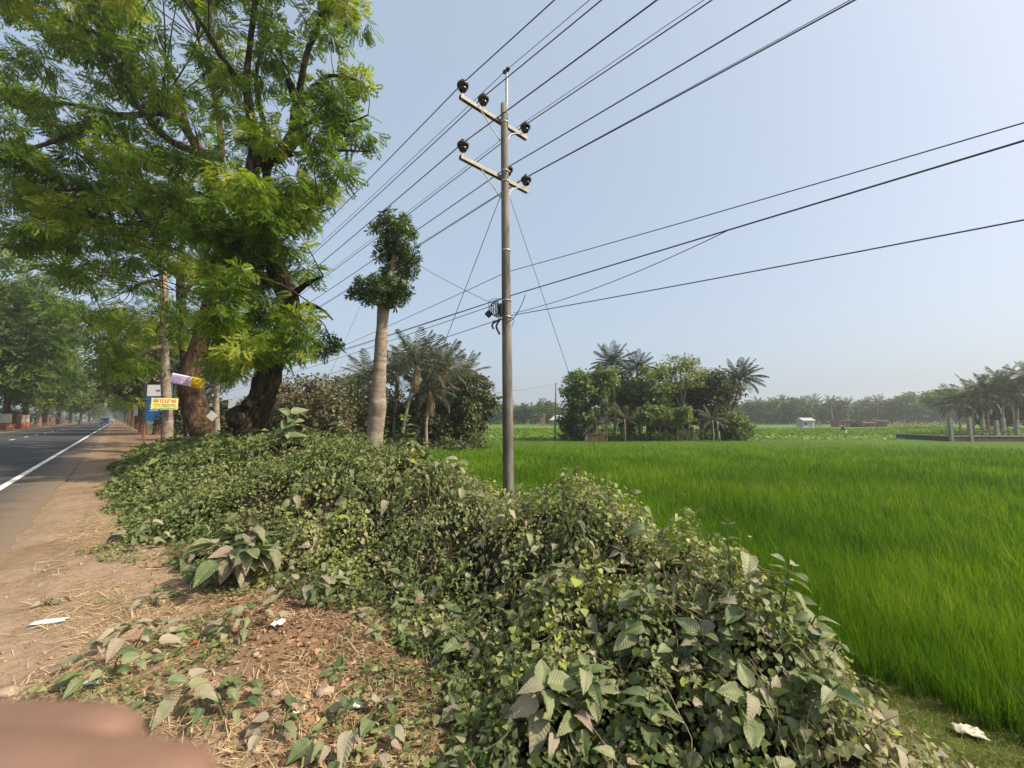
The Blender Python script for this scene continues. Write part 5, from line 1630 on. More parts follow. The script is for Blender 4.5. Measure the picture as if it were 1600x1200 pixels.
def strokes(mb, o, ex, ey, w, h, n, ez, seed, bar=True):
    """a row of hung letter shapes: a head line with stems and bowls below it"""
    rs = np.random.default_rng(seed); cw = w / n; th = h * .16
    A = (ex, ey, ez)
    if bar: mb.box(o + ex * w / 2 + ey * (h - th / 2), (w, th, .004), A)
    for k in range(n):
        if rs.random() < .12: continue
        x = k * cw; kind = rs.integers(0, 4)
        mb.box(o + ex * (x + cw * .8) + ey * (h * .42), (th, h * .84, .004), A)
        if kind != 0: mb.box(o + ex * (x + cw * .45) + ey * (h * (.15 + .1 * kind)), (cw * .6, th, .0036), A)
        if kind > 1: mb.box(o + ex * (x + cw * .2) + ey * (h * .42), (th, h * .55, .0032), A)
        if kind == 3: mb.box(o + ex * (x + cw * .5) + ey * (h * .62), (cw * .4, th, .0028), A)


def board(name, label, c, w, h, tilt=0.0, yaw=0.0, mat='sign_white', thick=.02, cat='sign', group=None):
    """upright board facing back towards the viewer's side of the road; returns root and its own axes"""
    ey = np.array([math.sin(tilt), 0, math.cos(tilt)]); ex = np.array([math.cos(tilt) * math.cos(yaw), math.sin(yaw), -math.sin(tilt)])
    ex = unit(ex); ez = unit(np.cross(ex, ey)); ey = np.cross(ez, ex)
    root = empty(name, c, label, cat, group)
    MB().box(c, (w, h, thick), (ex, ey, ez), .004).build('panel', M[mat], root)
    return root, ex, ey, ez, c - ex * w / 2 - ey * h / 2 + ez * (thick / 2 + .003)


c_ = P(257.5, 631, 23.75)
rt, ex, ey, ez, o = board('tree_sign', 'pale yellow sign with red headline fixed to the slender tree trunk', c_, 1.17, .64, 0, .62, 'sign_yellow')
mb = MB(); strokes(mb, o + ex * .08 + ey * .37, ex, ey, 1.0, .19, 9, ez, 1); mb.build('headline', M['ink_red'], rt)
mb = MB(); mb.box(o + ex * .585 + ey * .27, (1.05, .07, .004), (ex, ey, ez)); mb.box(o + ex * .585 + ey * .055, (1.05, .06, .004), (ex, ey, ez)); mb.build('colour_band', M['sign_lime'], rt)
mb = MB(); strokes(mb, o + ex * .08 + ey * .235 + ez * .004, ex, ey, 1.0, .075, 18, ez, 2); strokes(mb, o + ex * .08 + ey * .13, ex, ey, 1.0, .065, 18, ez, 3); strokes(mb, o + ex * .08 + ey * .025 + ez * .004, ex, ey, 1.0, .065, 16, ez, 4); mb.build('small_lettering', M['ink_green'], rt)
# tied banner: a white half and a yellow half, one sheet
c_ = P(293, 595.5, 18.9)
ext, tilt = 1.28, .22
rt = empty('cloth_banner', c_, 'tilted banner half white half yellow tied to the brown trunk', 'banner')
ex = unit(np.array([math.cos(tilt), .35, -math.sin(tilt)])); ey = unit(np.array([math.sin(tilt), 0, math.cos(tilt)])); ez = unit(np.cross(ex, ey)); ey = np.cross(ez, ex)


def cloth(cx, w, h, mat, name, parent, amp=.02):
    nx, ny = 12, 6; V = []; Fc = []
    for j in range(ny + 1):
        for i in range(nx + 1):
            x, y = cx + (i / nx - .5) * w, (j / ny - .5) * h
            V.append(c_ + ex * x + ey * y + ez * amp * (math.sin(7 * x + 2 * y) + .5 * math.sin(15 * x)))
    for j in range(ny):
        for i in range(nx): a = j * (nx + 1) + i; Fc.append((a, a + 1, a + nx + 2, a + nx + 1))
    m_ = MB().add(V, Fc, True).mesh(name, M[mat]); ob = link(name, m_, parent)
    md = ob.modifiers.new('thickness', 'SOLIDIFY'); md.thickness = .004
    return ob


cloth(-.25, .76, .46, 'sign_lilac', 'white_half', rt); cloth(.38, .50, .46, 'banner_yellow', 'yellow_half', rt)
mb = MB()
for r_ in range(4): strokes(mb, c_ - ex * .58 + ey * (.10 - .10 * r_) + ez * .035, ex, ey, .42, .07, 9, ez, 10 + r_)
mb.build('lettering', M['ink_violet'], rt)
mb = MB()
for r_ in range(3): strokes(mb, c_ - ex * .13 + ey * (.08 - .12 * r_) + ez * .035, ex, ey, .22, .08, 4, ez, 20 + r_)
mb.build('lettering', M['ink_pink'], rt)
mb = MB()
for r_ in range(3): strokes(mb, c_ + ex * .18 + ey * (.09 - .12 * r_) + ez * .035, ex, ey, .36, .075, 7, ez, 30 + r_)
mb.build('lettering', M['ink_brown'], rt)
for sx in (-.64, .64):
    MB().tube([c_ + ex * sx + ey * .2, c_ + ex * sx * 1.25 + ey * .30 + ez * -.3], .005, 5).build('tie', M['black'], rt)
# blue billboard on posts
tb_ = 35.5
c0, c1 = P(229, 601, tb_), P(268, 658, tb_)
cx_ = (c0 + c1) / 2; w_ = c1[0] - c0[0]; h_ = c0[2] - c1[2]
rt, ex, ey, ez, o = board('billboard', 'blue roadside billboard with white top band behind the signed tree', cx_, w_, h_, 0, 0, 'sign_blue', .06, 'billboard')
mb = MB(); mb.box(cx_ + ey * (h_ * .5 - .48) + ez * .034, (w_ - .02, .94, .006), (ex, ey, ez)); mb.build('white_band', M['sign_white'], rt)
mb = MB(); strokes(mb, o + ex * .75 + ey * (h_ - .62) + ez * .008, ex, ey, .9, .26, 5, ez, 41, False); mb.build('band_lettering', M['ink_navy'], rt)
mb = MB(); strokes(mb, o + ex * .30 + ey * 1.28, ex, ey, 1.0, .15, 8, ez, 42); strokes(mb, o + ex * .30 + ey * 1.02, ex, ey, 1.05, .19, 8, ez, 43); mb.box(o + ex * .9 + ey * .88, (1.2, .05, .004), (ex, ey, ez)); mb.build('white_lettering', M['sign_white'], rt)
for px, mt in ((226, 'dark_steel'), (266.5, 'dark_steel')):
    q_ = P(px, 655, tb_); q_[2] = float(ground(q_[0], q_[1]))
    tp = P(px, 599, tb_)
    MB().box((q_ + tp) / 2 + UP * .6, (.16, .16, tp[2] - q_[2] - 1.2), None, .01).build('post', M[mt], rt)
    MB().box(q_ + UP * .55, (.165, .165, 1.3), None, .01).build('post_foot', M['rust'], rt)
q_ = P(212, 641, 62)
rt, ex, ey, ez, o = board('small_board', 'narrow pale board under the near side avenue trees', q_, .62, 1.6, 0, 0, 'sign_white', .03)
MB().box(q_ - UP * 1.3 + np.array([0, .05, 0]), (.07, .07, 1.4)).build('post', M['dark_steel'], rt)
rt, ex, ey, ez, o = board('tin_board', 'small whitish tin board nailed beside the big burls', P(362, 632, 15), .24, .28, .05, 0, 'sign_white', .01)
MB().tube([P(362, 632, 15) + [0, .02, .1], P(362, 650, 15.02), P(361, 720, 15.05)], .022, 6).build('post', M['twig'], rt)
rt, ex, ey, ez, o = board('tin_board', 'slanted pale board leaning by the thin sapling stem', P(331, 650, 18.6), .36, .34, .7, 0, 'sign_white', .01)
q_ = P(50, 641, 78)
rt, ex, ey, ez, o = board('small_board', 'white board before the dusty palm across the road', q_, 1.75, 1.15, 0, -.6, 'sign_white', .04)
for sx in (-.7, .7): MB().box(q_ + ex * sx - UP * 1.35 + np.array([0, .06, 0]), (.09, .09, 2.0)).build('post', M['twig'], rt)
q_ = P(100, 651.5, 92)
rt, ex, ey, ez, o = board('small_board', 'little white board on a brown stall across the road', q_, 1.1, .5, 0, -.6, 'sign_white', .04)

# ------------------------------------------------------------------ roadside stalls and walls across the road
M['brick'] = surf('weathered_brick', [(.3, (.16, .075, .05)), (.7, (.33, .17, .115))], 14, .9, .5, .02)
M['orange'] = plain('orange_paint', (.33, .125, .075), .8, .2, 0, .2, 5)
M['tin'] = surf('tin_sheet', [(.3, (.26, .27, .26)), (.7, (.40, .41, .40))], 5, .55, .2, .01, 5, .4)
M['wood'] = surf('old_wood', [(.3, (.08, .052, .035)), (.7, (.20, .14, .095))], 6, .85, .4, .01, 6, .2, stretch=(4, 4, .5))
M['cement'] = surf('cement_render', [(.3, (.15, .14, .125)), (.7, (.30, .28, .255))], 4, .9, .3, .01)
M['bluetin'] = surf('pale_blue_tin', [(.3, (.28, .34, .36)), (.7, (.40, .46, .47))], 4, .55, .2, .01)
M['thatch'] = surf('dark_shade_cloth', [(.3, (.03, .028, .025)), (.7, (.08, .07, .06))], 8, .9, .4, .02)


def at_left(px, o_):
    """point on the far roadside under photograph column px, o_ across the road"""
    u = (px - 800) / F
    t = o_ / (u * N[0] + 1.0 * N[1])
    p_ = np.array([u * t, t, 0.0]); p_[2] = float(ground(p_[0], p_[1]))
    return p_


A_ = (D, -N, UP)
q_ = at_left(10, -14.2)
rt = empty('roadside_stall', q_, 'open stall with a pale flat roof under the far avenue at the left edge', 'stall')
MB().box(q_ + UP * 3.1, (9, 3.0, .28), A_, .03).build('roof', M['cement'], rt)
for a in (-4.2, -1.4, 1.4, 4.2):
    for b in (-1.3, 1.3):
        MB().box(q_ + D * a - N * b + UP * 1.45, (.3, .3, 3.0), A_, .02).build('post', M['brick'] if a > 0 else M['wood'], rt)
MB().box(q_ - N * 1.3 + UP * 1.3, (8.0, .12, 2.5), A_, .02).build('back_wall', M['wood'], rt)
q_ = at_left(27, -13.4)
setp(MB().box(q_ + UP * .9, (2.4, .35, 2.6), A_, .03).build('brick_wall', M['brick']), 'stub of brown brick wall beside the orange block', 'wall')
q_ = at_left(20, -12.2)
setp(MB().box(q_ + UP * .45, (1.5, .8, 1.0), A_, .05).build('masonry_block', M['orange']), 'bright orange masonry block at the far road edge', 'block')
q_ = at_left(33, -12.3)
setp(MB().box(q_ + UP * .35, (1.3, .6, .8), A_, .05).build('masonry_block', M['orange']), 'second lower orange block right of the bright one', 'block')
for px, lb, h in ((66, 'reddish post before the dusty palm', 2.4), (86, 'brown plank stall beside the dusty palm', 2.6), (97, 'darker plank stall right of the first one', 2.5), (107, 'brick pier right of the plank stalls', 2.2)):
    q_ = at_left(px, -13.2)
    w = .5 if 'post' in lb else 3.4
    rt = empty('plank_stall' if w > 1 else 'post', q_, lb, 'stall' if w > 1 else 'post')
    MB().box(q_ + UP * h / 2, (w, .9 if w > 1 else .4, h), A_, .03).build('wall' if w > 1 else 'shaft', M['wood'] if 'plank' in lb else M['brick'], rt)
    if w > 1:
        MB().box(q_ + UP * (h + .06), (w + .4, 1.4, .1), A_, .01).build('roof', M['tin'], rt)
        MB().box(q_ + N * .47 + UP * .9, (w * .5, .06, 1.5), A_, .01).build('shutter', M['thatch'], rt)
q_ = at_left(75, -14.0)
palm('date_palm', 'dusty grey palm spreading low over the stalls across the road', q_, q_ + UP * 3.4, 3.6, 26, 'palm_dusty', .25, None, 6)

# ------------------------------------------------------------------ far buildings
q_ = P(1258, 655, 112); q_[2] = FIELD_Z
rt = empty('tin_hut', q_, 'small pale blue tin hut on the far side of the rice', 'hut')
MB().box(q_ + UP * 1.15, (2.9, 2.6, 2.3), None, .02).build('wall', M['bluetin'], rt)
MB().add([q_ + v for v in np.array([(-1.7, -1.6, 2.25), (1.7, -1.6, 2.25), (1.7, 1.6, 2.25), (-1.7, 1.6, 2.25), (-1.7, 0, 3.0), (1.7, 0, 3.0)])], [(0, 1, 5, 4), (2, 3, 4, 5), (3, 0, 4), (1, 2, 5), (3, 2, 1, 0)]).build('roof', M['tin'], rt)
MB().box(q_ + np.array([.5, -1.32, .95]), (.8, .06, 1.8)).build('door', M['cement'], rt)
MB().box(q_ + np.array([-.75, -1.32, 1.35]), (.7, .06, .7)).build('window', M['thatch'], rt)
for x_ in (1.9, 2.6, 3.3): MB().box(q_ + np.array([x_, -1.0, .7]), (.1, .1, 1.6)).build('porch_post', M['wood'], rt)
MB().box(q_ + np.array([2.6, -.6, 1.55]), (1.8, 1.6, .08)).build('porch_roof', M['cement'], rt)
for px, w, h, lb in ((1316, 4.2, 2.2, 'unplastered brick house across the rice behind the farmer'), (1352, 2.7, 1.6, 'lower brick house with tin roof right of the other one'), (1373, 1.8, 2.1, 'small brick shed with a white roof sheet at the end of the row')):
    q_ = P(px, 655, 116); q_[2] = FIELD_Z
    rt = empty('brick_house', q_, lb, 'house')
    MB().box(q_ + UP * h / 2, (w, 3, h), None, .03).build('wall', M['brick'], rt)
    MB().box(q_ + UP * (h + .06), (w + .5, 3.6, .12), None, .01).build('roof', M['tin'] if 'tin' in lb or 'white' in lb else M['cement'], rt)
    for k in (-.28, .28): MB().box(q_ + np.array([k * w, -1.52, h * .52]), (.7, .06, .8)).build('window', M['thatch'], rt)
    MB().box(q_ + np.array([0, -1.52, h * .42]), (.7, .05, h * .82)).build('door', M['wood'], rt)
q_ = P(1336, 655, 113); q_[2] = FIELD_Z
auto_tree('leafy_bush', 'dark bush filling the gap between the two brick houses', q_, 2.4, (0, 0, 1.2), (1.3, 1.0, 1.2), 22, 30, .4, 'olive', 'bark', V_DIA, .08, None, 'bush', low=-1)
q_ = P(872, 655, 150); q_[2] = FIELD_Z
rt = empty('village_house', q_, 'far grey roofed house left of the slim field pole', 'house')
MB().box(q_ + UP * 1.2, (5, 4, 2.4), None, .03).build('wall', M['cement'], rt)
MB().add([q_ + v for v in np.array([(-3.2, -2.6, 2.3), (3.2, -2.6, 2.3), (3.2, 2.6, 2.3), (-3.2, 2.6, 2.3), (-1.2, 0, 4.0), (1.2, 0, 4.0)])], [(0, 1, 5, 4), (2, 3, 4, 5), (3, 0, 4), (1, 2, 5), (3, 2, 1, 0)]).build('roof', M['tin'], rt)
MB().box(q_ + np.array([.6, -2.03, 1.1]), (1.4, .06, 1.8)).build('door', M['thatch'], rt)
for px, h, lb in ((846.5, 3.2, 'short brick post of the far gateway'), (850, 4.6, 'tall brick post of the far gateway')):
    q_ = P(px, 655, 142); q_[2] = FIELD_Z
    setp(MB().box(q_ + UP * h / 2, (.5, .5, h), None, .03).build('gate_post', M['brick']), lb, 'gate post')
# fence and shed in the field grove
q_ = gb(1082, 48.5)
rt = empty('bamboo_fence', q_, 'grey bamboo fence between the stems of the field grove', 'fence')
for k in range(18):
    MB().box(q_ + np.array([-1.45 + k * .17, .02 * rng.normal(), .72 + .05 * rng.normal()]), (.13, .03, 1.35 + .1 * rng.normal()), None, 0).build('slat', M['wood'] if k % 3 else M['bark_pale'], rt)
for z_ in (.4, 1.1): MB().box(q_ + np.array([0, .05, z_]), (3.1, .04, .06)).build('rail', M['wood'], rt)
q_ = gb(1045, 51)
rt = empty('farm_shed', q_, 'dark open shed in the shade of the field grove', 'shed')
MB().box(q_ + UP * .95 + [0, .8, 0], (5.0, .1, 1.9)).build('back_wall', M['thatch'], rt)
MB().add([q_ + v for v in np.array([(-2.8, -1.2, 1.9), (2.8, -1.2, 1.9), (2.8, 1.2, 2.4), (-2.8, 1.2, 2.4), (-2.8, -1.2, 1.98), (2.8, -1.2, 1.98), (2.8, 1.2, 2.48), (-2.8, 1.2, 2.48)])], [(3, 2, 1, 0), (4, 5, 6, 7), (0, 1, 5, 4), (1, 2, 6, 5), (2, 3, 7, 6), (3, 0, 4, 7)]).build('roof', M['thatch'], rt)
for x_ in (-2.5, -.8, .9, 2.5): MB().box(q_ + np.array([x_, -1.0, .9]), (.1, .1, 1.9)).build('post', M['wood'], rt)
q_ = gb(930, 46.3)
rt = empty('brick_shed', q_, 'low pinkish brick shed under the left palms of the field grove', 'shed')
MB().box(q_ + UP * .5, (1.7, 1.2, 1.0), None, .02).build('wall', M['brick'], rt)
MB().box(q_ + UP * 1.05, (1.9, 1.4, .08), None, .01).build('roof', M['cement'], rt)
setp(MB().lathe(gb(916.5, 46.2), UP, [(0, 0), (.22, .02), (.24, .5), (.16, .75), (.07, .85), (.07, 1.0), (0, 1.0)], 12).build('water_jar', M['sign_white']), 'whitish jar beside the low pinkish shed', 'jar')

# unfinished foundation with pillars at the right
fz = FIELD_Z
f0 = P(1484, 655, 45.5); f0[2] = fz
rt = empty('unfinished_foundation', f0, 'unfinished building base with bare concrete pillars at the right edge', 'foundation')
f1 = P(1589, 655, 45.0); f1[2] = fz
fx_ = unit(f1 - f0); L = np.linalg.norm(f1 - f0)
fy_ = np.array([-fx_[1], fx_[0], 0]); Af = (fx_, fy_, UP)
M['mossy'] = surf('mossy_brickwork', [(.3, (.045, .043, .035)), (.6, (.10, .09, .07)), (.8, (.19, .16, .13))], 3, .95, .5, .03)
MB().box(f0 + fx_ * (L / 2 + 2) + UP * .36, (L + 4, .3, .74), Af, .015).build('front_wall', M['mossy'], rt)
MB().box(f0 + fy_ * 3.5 + UP * .36 - fx_ * .0, (.3, 7.0, .74), Af, .015).build('side_wall', M['mossy'], rt)
MB().box(f0 + fx_ * (L / 2 + 2) + UP * .785, (L + 4.1, .40, .10), Af, .01).build('coping', M['cement'], rt)
MB().box(f0 + fy_ * 3.72 + UP * .785, (.40, 7.0, .10), Af, .01).build('coping', M['cement'], rt)
for px, back, py in ((1484, 0, 653), (1514, 0, 653), (1556, 0, 657), (1588, 0, 657), (1535, 5.5, 655), (1567, 5.5, 653), (1610, 5.5, 655)):
    q_ = P(px, 655, 45.3 + back); q_[2] = fz; h = P(px, py, 45.3 + back)[2] - fz
    pl = MB().box(q_ + UP * h / 2, (.32, .32, h), Af, .02).build('pillar', M['cement'], rt)
    for dx in (-.09, .09): MB().tube([q_ + UP * h + fx_ * dx, q_ + UP * (h + .2) + fx_ * dx * 1.1, q_ + UP * (h + .42) + fx_ * dx * 1.5], .012, 4).build('rebar', M['rust'], pl)
cl = [(q_ + fx_ * d_ + UP * .9, (.9, .7, .7), 130, .5) for q_ in [f0 + fy_ * 2] for d_ in (1.6, 2.6, 4.6, 5.8, 6.6)]
p, Rm, tn = leaves_for(cl, 1, V_DIA)
setp(scatter('scrub_weeds', V_DIA, p, Rm, .22 * rng.lognormal(0, .2, len(p)), tn, M['olive'], None, 'stuff'), 'weeds grown up inside the pillared base')
cl = [(P(px, 655, 108) * [1, 1, 0] + UP * (FIELD_Z + .9), (2.4, 1.5, 1.0), 110, .6) for px in range(1400, 1490, 11)]
p, Rm, tn = leaves_for(cl, 1, V_DIA)
setp(scatter('field_edge_scrub', V_DIA, p, Rm, .45 * rng.lognormal(0, .2, len(p)), tn, M['light'], None, 'stuff'), 'pale scrub along the far field edge')

# ------------------------------------------------------------------ people
def skin_body(name, joints, edges, mat, parent, sub=2, root=0):
    me = bpy.data.meshes.new(name)
    me.from_pydata([tuple(map(float, j[0])) for j in joints], edges, [])
    ob = link(name, me, parent)
    me.materials.append(mat)
    sk = ob.modifiers.new('skin', 'SKIN'); sk.use_smooth_shade = True
    for i, j in enumerate(joints):
        r = j[1]; r = (r, r) if np.isscalar(r) else r
        me.skin_vertices[0].data[i].radius = r
        me.skin_vertices[0].data[i].use_root = (i in (root if isinstance(root, (list, tuple)) else [root]))
    if sub:
        sb = ob.modifiers.new('smooth', 'SUBSURF'); sb.levels = sub; sb.render_levels = sub
    return ob


M['cloth_dark'] = plain('dark_green_cloth', (.035, .055, .055), .9, .1)
M['cloth_pale'] = plain('pale_cloth', (.50, .52, .50), .9, .1)
M['skin_brown'] = plain('brown_skin', (.16, .085, .055), .55, .35)
q_ = P(1319, 655, 66); q_[2] = FIELD_Z
rt = empty('person', q_, 'farmer in dark shirt and pale head wrap bending over the far rice', 'person')
J = lambda x, y, z: q_ + np.array([x, y, z])
skin_body('body', [(J(0, 0, .86), (.15, .13)), (J(-.10, 0, 1.10), (.16, .13)), (J(-.28, 0, 1.32), (.17, .13)), (J(-.36, 0, 1.40), .06), (J(-.46, 0, 1.50), (.095, .11)),
                   (J(.02, .12, .48), .075), (J(.0, .14, .08), .055), (J(.02, -.12, .48), .075), (J(.06, -.14, .08), .055),
                   (J(-.28, .22, 1.28), .06), (J(-.40, .26, 1.02), .045), (J(-.62, .16, .98), .035), (J(-.28, -.22, 1.28), .06), (J(-.42, -.26, 1.02), .045), (J(-.64, -.14, .96), .035)],
          [(0, 1), (1, 2), (2, 3), (3, 4), (0, 5), (5, 6), (0, 7), (7, 8), (2, 9), (9, 10), (10, 11), (2, 12), (12, 13), (13, 14)], M['cloth_dark'], rt, 1)
MB().ball(J(-.47, 0, 1.56), .125, 10, 6, (1, 1, .8)).build('head_wrap', M['cloth_pale'], rt)
MB().lathe(J(0, 0, .45), UP, [(.20, 0), (.21, .15), (.19, .45)], 10).build('waist_cloth', M['cloth_pale'], rt)
MB().tube([J(-.62, .1, .98), J(-.95, 0, .75), J(-1.2, -.05, .5)], .02, 5).build('tool_handle', M['wood'], rt)

# ------------------------------------------------------------------ traffic far down the road
M['van_blue'] = plain('van_blue', (.06, .09, .33), .35, .5)
M['glass'] = plain('dark_glass', (.02, .025, .03), .12, .6)
M['tyre'] = plain('tyre', (.012, .012, .012), .9, .1)
M['chrome'] = plain('bright_metal', (.5, .5, .5), .3, .5, .8)
M['shirt'] = plain('pink_shirt', (.5, .28, .26), .9, .1)


def van(label, s_, o_, mat):
    b_ = so(s_, o_, crown_z(o_) + .02)
    rt = empty('small_van', b_, label, 'van', 'vehicles far down the road')
    fw, sd = -D, N
    A3 = (fw, np.cross(UP, fw), UP)
    prof = [(-2.0, .35), (2.0, .35), (2.05, .95), (1.55, 1.15), (1.1, 1.85), (-1.95, 1.9), (-2.05, 1.0)]
    V = []
    for y_ in (-.8, .8):
        for x_, z_ in prof: V.append(b_ + fw * x_ + A3[1] * y_ * (1 if z_ < 1.2 else .9) + UP * z_)
    n = len(prof); Fc = [tuple(range(n - 1, -1, -1)), tuple(range(n, 2 * n))] + [(i, (i + 1) % n, n + (i + 1) % n, n + i) for i in range(n)]
    MB().add(V, Fc).build('body', M[mat], rt)
    MB().add([b_ + fw * x_ + A3[1] * y_ + UP * z_ for x_, y_, z_ in ((1.56, -.68, 1.2), (1.56, .68, 1.2), (1.15, .62, 1.78), (1.15, -.62, 1.78), (1.53, -.68, 1.19), (1.53, .68, 1.19), (1.12, .62, 1.77), (1.12, -.62, 1.77))], [(0, 1, 2, 3), (7, 6, 5, 4), (0, 4, 5, 1), (3, 2, 6, 7)]).build('windscreen', M['glass'], rt)
    for y_ in (-.74, .74):
        MB().box(b_ - fw * .3 + A3[1] * y_ + UP * 1.5, (2.2, .1, .42), A3, .02).build('side_window', M['glass'], rt)
        for x_ in (-1.3, 1.3): MB().lathe(b_ + fw * x_ + A3[1] * (y_ - .1) + UP * .31, A3[1], [(0, 0), (.3, 0), (.31, .1), (.3, .2), (0, .2)], 14).build('wheel', M['tyre'], rt)
        MB().ball(b_ + fw * 2.03 + A3[1] * y_ * .75 + UP * .78, .11, 8, 5).build('headlight', M['chrome'], rt)
    return rt


van('blue van coming up the far road under the avenue', 186, -2.6, 'van_blue')
van('pale van half lost in haze on the near lane', 228, -3.2, 'cement')


def motorcycle(label, b_, fw, group=None):
    fw = unit(fw); sd = np.cross(UP, fw); A3 = (fw, sd, UP)
    rt = empty('motorcycle', b_, label, 'motorcycle', group)
    for x_ in (-.65, .65):
        th = np.linspace(0, 2 * math.pi, 19); c_ = b_ + fw * x_ + UP * .30
        wl = MB().tube(c_ + np.cos(th)[:, None] * fw * .26 + np.sin(th)[:, None] * UP * .26, .045, 7, False).build('wheel', M['tyre'], rt)
        mb = MB().lathe(c_ - sd * .04, sd, [(0, 0), (.05, 0), (.05, .08), (0, .08)], 8)
        for k in range(6): a = k * math.pi / 3; mb.tube([c_, c_ + (fw * math.cos(a) + UP * math.sin(a)) * .12, c_ + (fw * math.cos(a) + UP * math.sin(a)) * .24], .008, 4, False)
        mb.build('spokes', M['chrome'], wl)
    MB().box(b_ + fw * .0 + UP * .42, (.42, .22, .32), A3, .05).build('engine', M['dark_steel'], rt)
    MB().ball(b_ + fw * .18 + UP * .80, .2, 10, 6, (1.4, .8, .7)).build('fuel_tank', M['dark_steel'], rt)
    MB().box(b_ - fw * .32 + UP * .80, (.72, .24, .10), A3, .04).build('saddle', M['tyre'], rt)
    mb = MB(); mb.tube([b_ + fw * .65 + UP * .30, b_ + fw * .52 + UP * .7, b_ + fw * .42 + UP * 1.02], .028, 6); mb.tube([b_ + fw * .3 - sd * .34 + UP * 1.05, b_ + fw * .42 + UP * 1.02, b_ + fw * .3 + sd * .34 + UP * 1.05], .016, 6); mb.build('fork', M['chrome'], rt)
    MB().ball(b_ + fw * .56 + UP * .90, .10, 8, 6).build('headlight', M['chrome'], rt)
    MB().tube([b_ - fw * .05 + sd * .14 + UP * .3, b_ - fw * .4 + sd * .16 + UP * .3, b_ - fw * .85 + sd * .16 + UP * .38], .04, 7).build('exhaust', M['chrome'], rt)
    for sg in (-1, 1): MB().ball(b_ + fw * .36 + sd * sg * .30 + UP * 1.18, .06, 8, 5, (.4, 1, .8)).build('mirror', M['chrome'], rt)
    MB().box(b_ - fw * .72 + UP * .62, (.36, .16, .05), A3, .02).build('mudguard', M['dark_steel'], rt)
    return rt


def rider(label, b_, fw, shirt):
    fw = unit(fw); sd = np.cross(UP, fw); Q = lambda x, y, z: b_ + fw * x + sd * y + UP * z
    rt = empty('person', b_, label, 'person', 'riders on the far road')
    skin_body('body', [(Q(-.28, 0, .92), (.15, .14)), (Q(-.24, 0, 1.15), (.16, .13)), (Q(-.18, 0, 1.38), (.18, .13)), (Q(-.16, 0, 1.5), .06), (Q(-.13, 0, 1.65), (.10, .12)), (Q(.08, .16, .78), .08), (Q(.02, .17, .36), .05), (Q(.08, -.16, .78), .08), (Q(.02, -.17, .36), .05), (Q(-.12, .24, 1.36), .06), (Q(.06, .30, 1.12), .045), (Q(.28, .32, 1.08), .035), (Q(-.12, -.24, 1.36), .06), (Q(.06, -.30, 1.12), .045), (Q(.28, -.32, 1.08), .035)],
              [(0, 1), (1, 2), (2, 3), (3, 4), (0, 5), (5, 6), (0, 7), (7, 8), (2, 9), (9, 10), (10, 11), (2, 12), (12, 13), (13, 14)], M[shirt], rt, 1)
    MB().ball(Q(-.13, 0, 1.70), .135, 10, 6).build('helmet', M['dark_steel'], rt)
    return rt


for s_, o_, lb, lb2, sh in ((152, -2.9, 'motorcycle with rider nearest on the far road', 'rider in dark clothes on the nearest far motorcycle', 'cloth_dark'), (206, -.9, 'motorcycle at the road edge in haze', 'rider in pink shirt at the hazy road edge', 'shirt'), (160, -7.2, 'motorcycle riding away on the far lane', 'rider on the far lane motorcycle', 'cloth_dark')):
    b_ = so(s_, o_, crown_z(o_) + .01)
    motorcycle(lb, b_, -D if o_ > -5 else D, 'vehicles far down the road'); rider(lb2, b_, -D if o_ > -5 else D, sh)
q_ = P(289, 655, 25.2); q_[2] = float(ground(q_[0], q_[1])) + .02
motorcycle('parked dark motorcycle with round mirrors in shade behind the signed tree', q_, N - D * .4)

# ------------------------------------------------------------------ scraps on the ground
def scrap(name, label, px, py, w, h, mat, amp, seed, cat, yaw=0.0, lift=.012, cup=0.0):
    q_ = hit(px, py); q_[2] = float(ground(q_[0], q_[1]))
    rs = np.random.default_rng(seed); nx, ny = 10, 7; V = []; Fc = []; o1, o2 = rs.random(2) * 40
    for j in range(ny + 1):
        for i in range(nx + 1):
            x, y = (i / nx - .5), (j / ny - .5)
            ed = 1 + .25 * (vnoise(i * .7 + o1, j * .9 + o2) - .5)
            X, Y = x * w * ed, y * h * ed
            z = amp * .55 * fbm(i * .45 + o1, j * .5 + o2, 3) * (1.6 - 1.6 * max(abs(x), abs(y))) + lift + cup * (x * x * 4)
            V.append(q_ + np.array([X * math.cos(yaw) - Y * math.sin(yaw), X * math.sin(yaw) + Y * math.cos(yaw), z]))
    for j in range(ny):
        for i in range(nx): a = j * (nx + 1) + i; Fc.append((a, a + 1, a + nx + 2, a + nx + 1))
    ob = MB().add(V, Fc, True).build(name, mat)
    md = ob.modifiers.new('thickness', 'SOLIDIFY'); md.thickness = .003
    return setp(ob, label, cat)


M['plastic_pale'] = plain('pale_plastic', (.52, .56, .56), .35, .5)
M['red_foil'] = plain('red_foil', (.55, .045, .02), .35, .5)
M['rag'] = plain('pale_rag', (.58, .53, .40), .9, .1, 0, .2, 30)
M['dryleaf'] = plain('big_dry_leaf', (.24, .16, .11), .8, .15, 0, .3, 20)
scrap('plastic_sheet', 'pale plastic scrap lying on straw near the asphalt', 75, 975, .22, .09, M['plastic_pale'], .04, 1, 'plastic scrap', .3)
scrap('food_wrapper', 'red foil wrapper at the edge of a leaf clump', 299, 1008, .075, .05, M['red_foil'], .03, 2, 'wrapper', .4)
scrap('paper_scrap', 'crumpled white paper beside the grey green clump', 434, 981, .085, .07, M['sign_white'], .09, 3, 'paper scrap', .2)
scrap('paper_scrap', 'torn white paper at the foot of the creeper wall', 556, 1108, .10, .05, M['sign_white'], .05, 4, 'paper scrap', -.3)
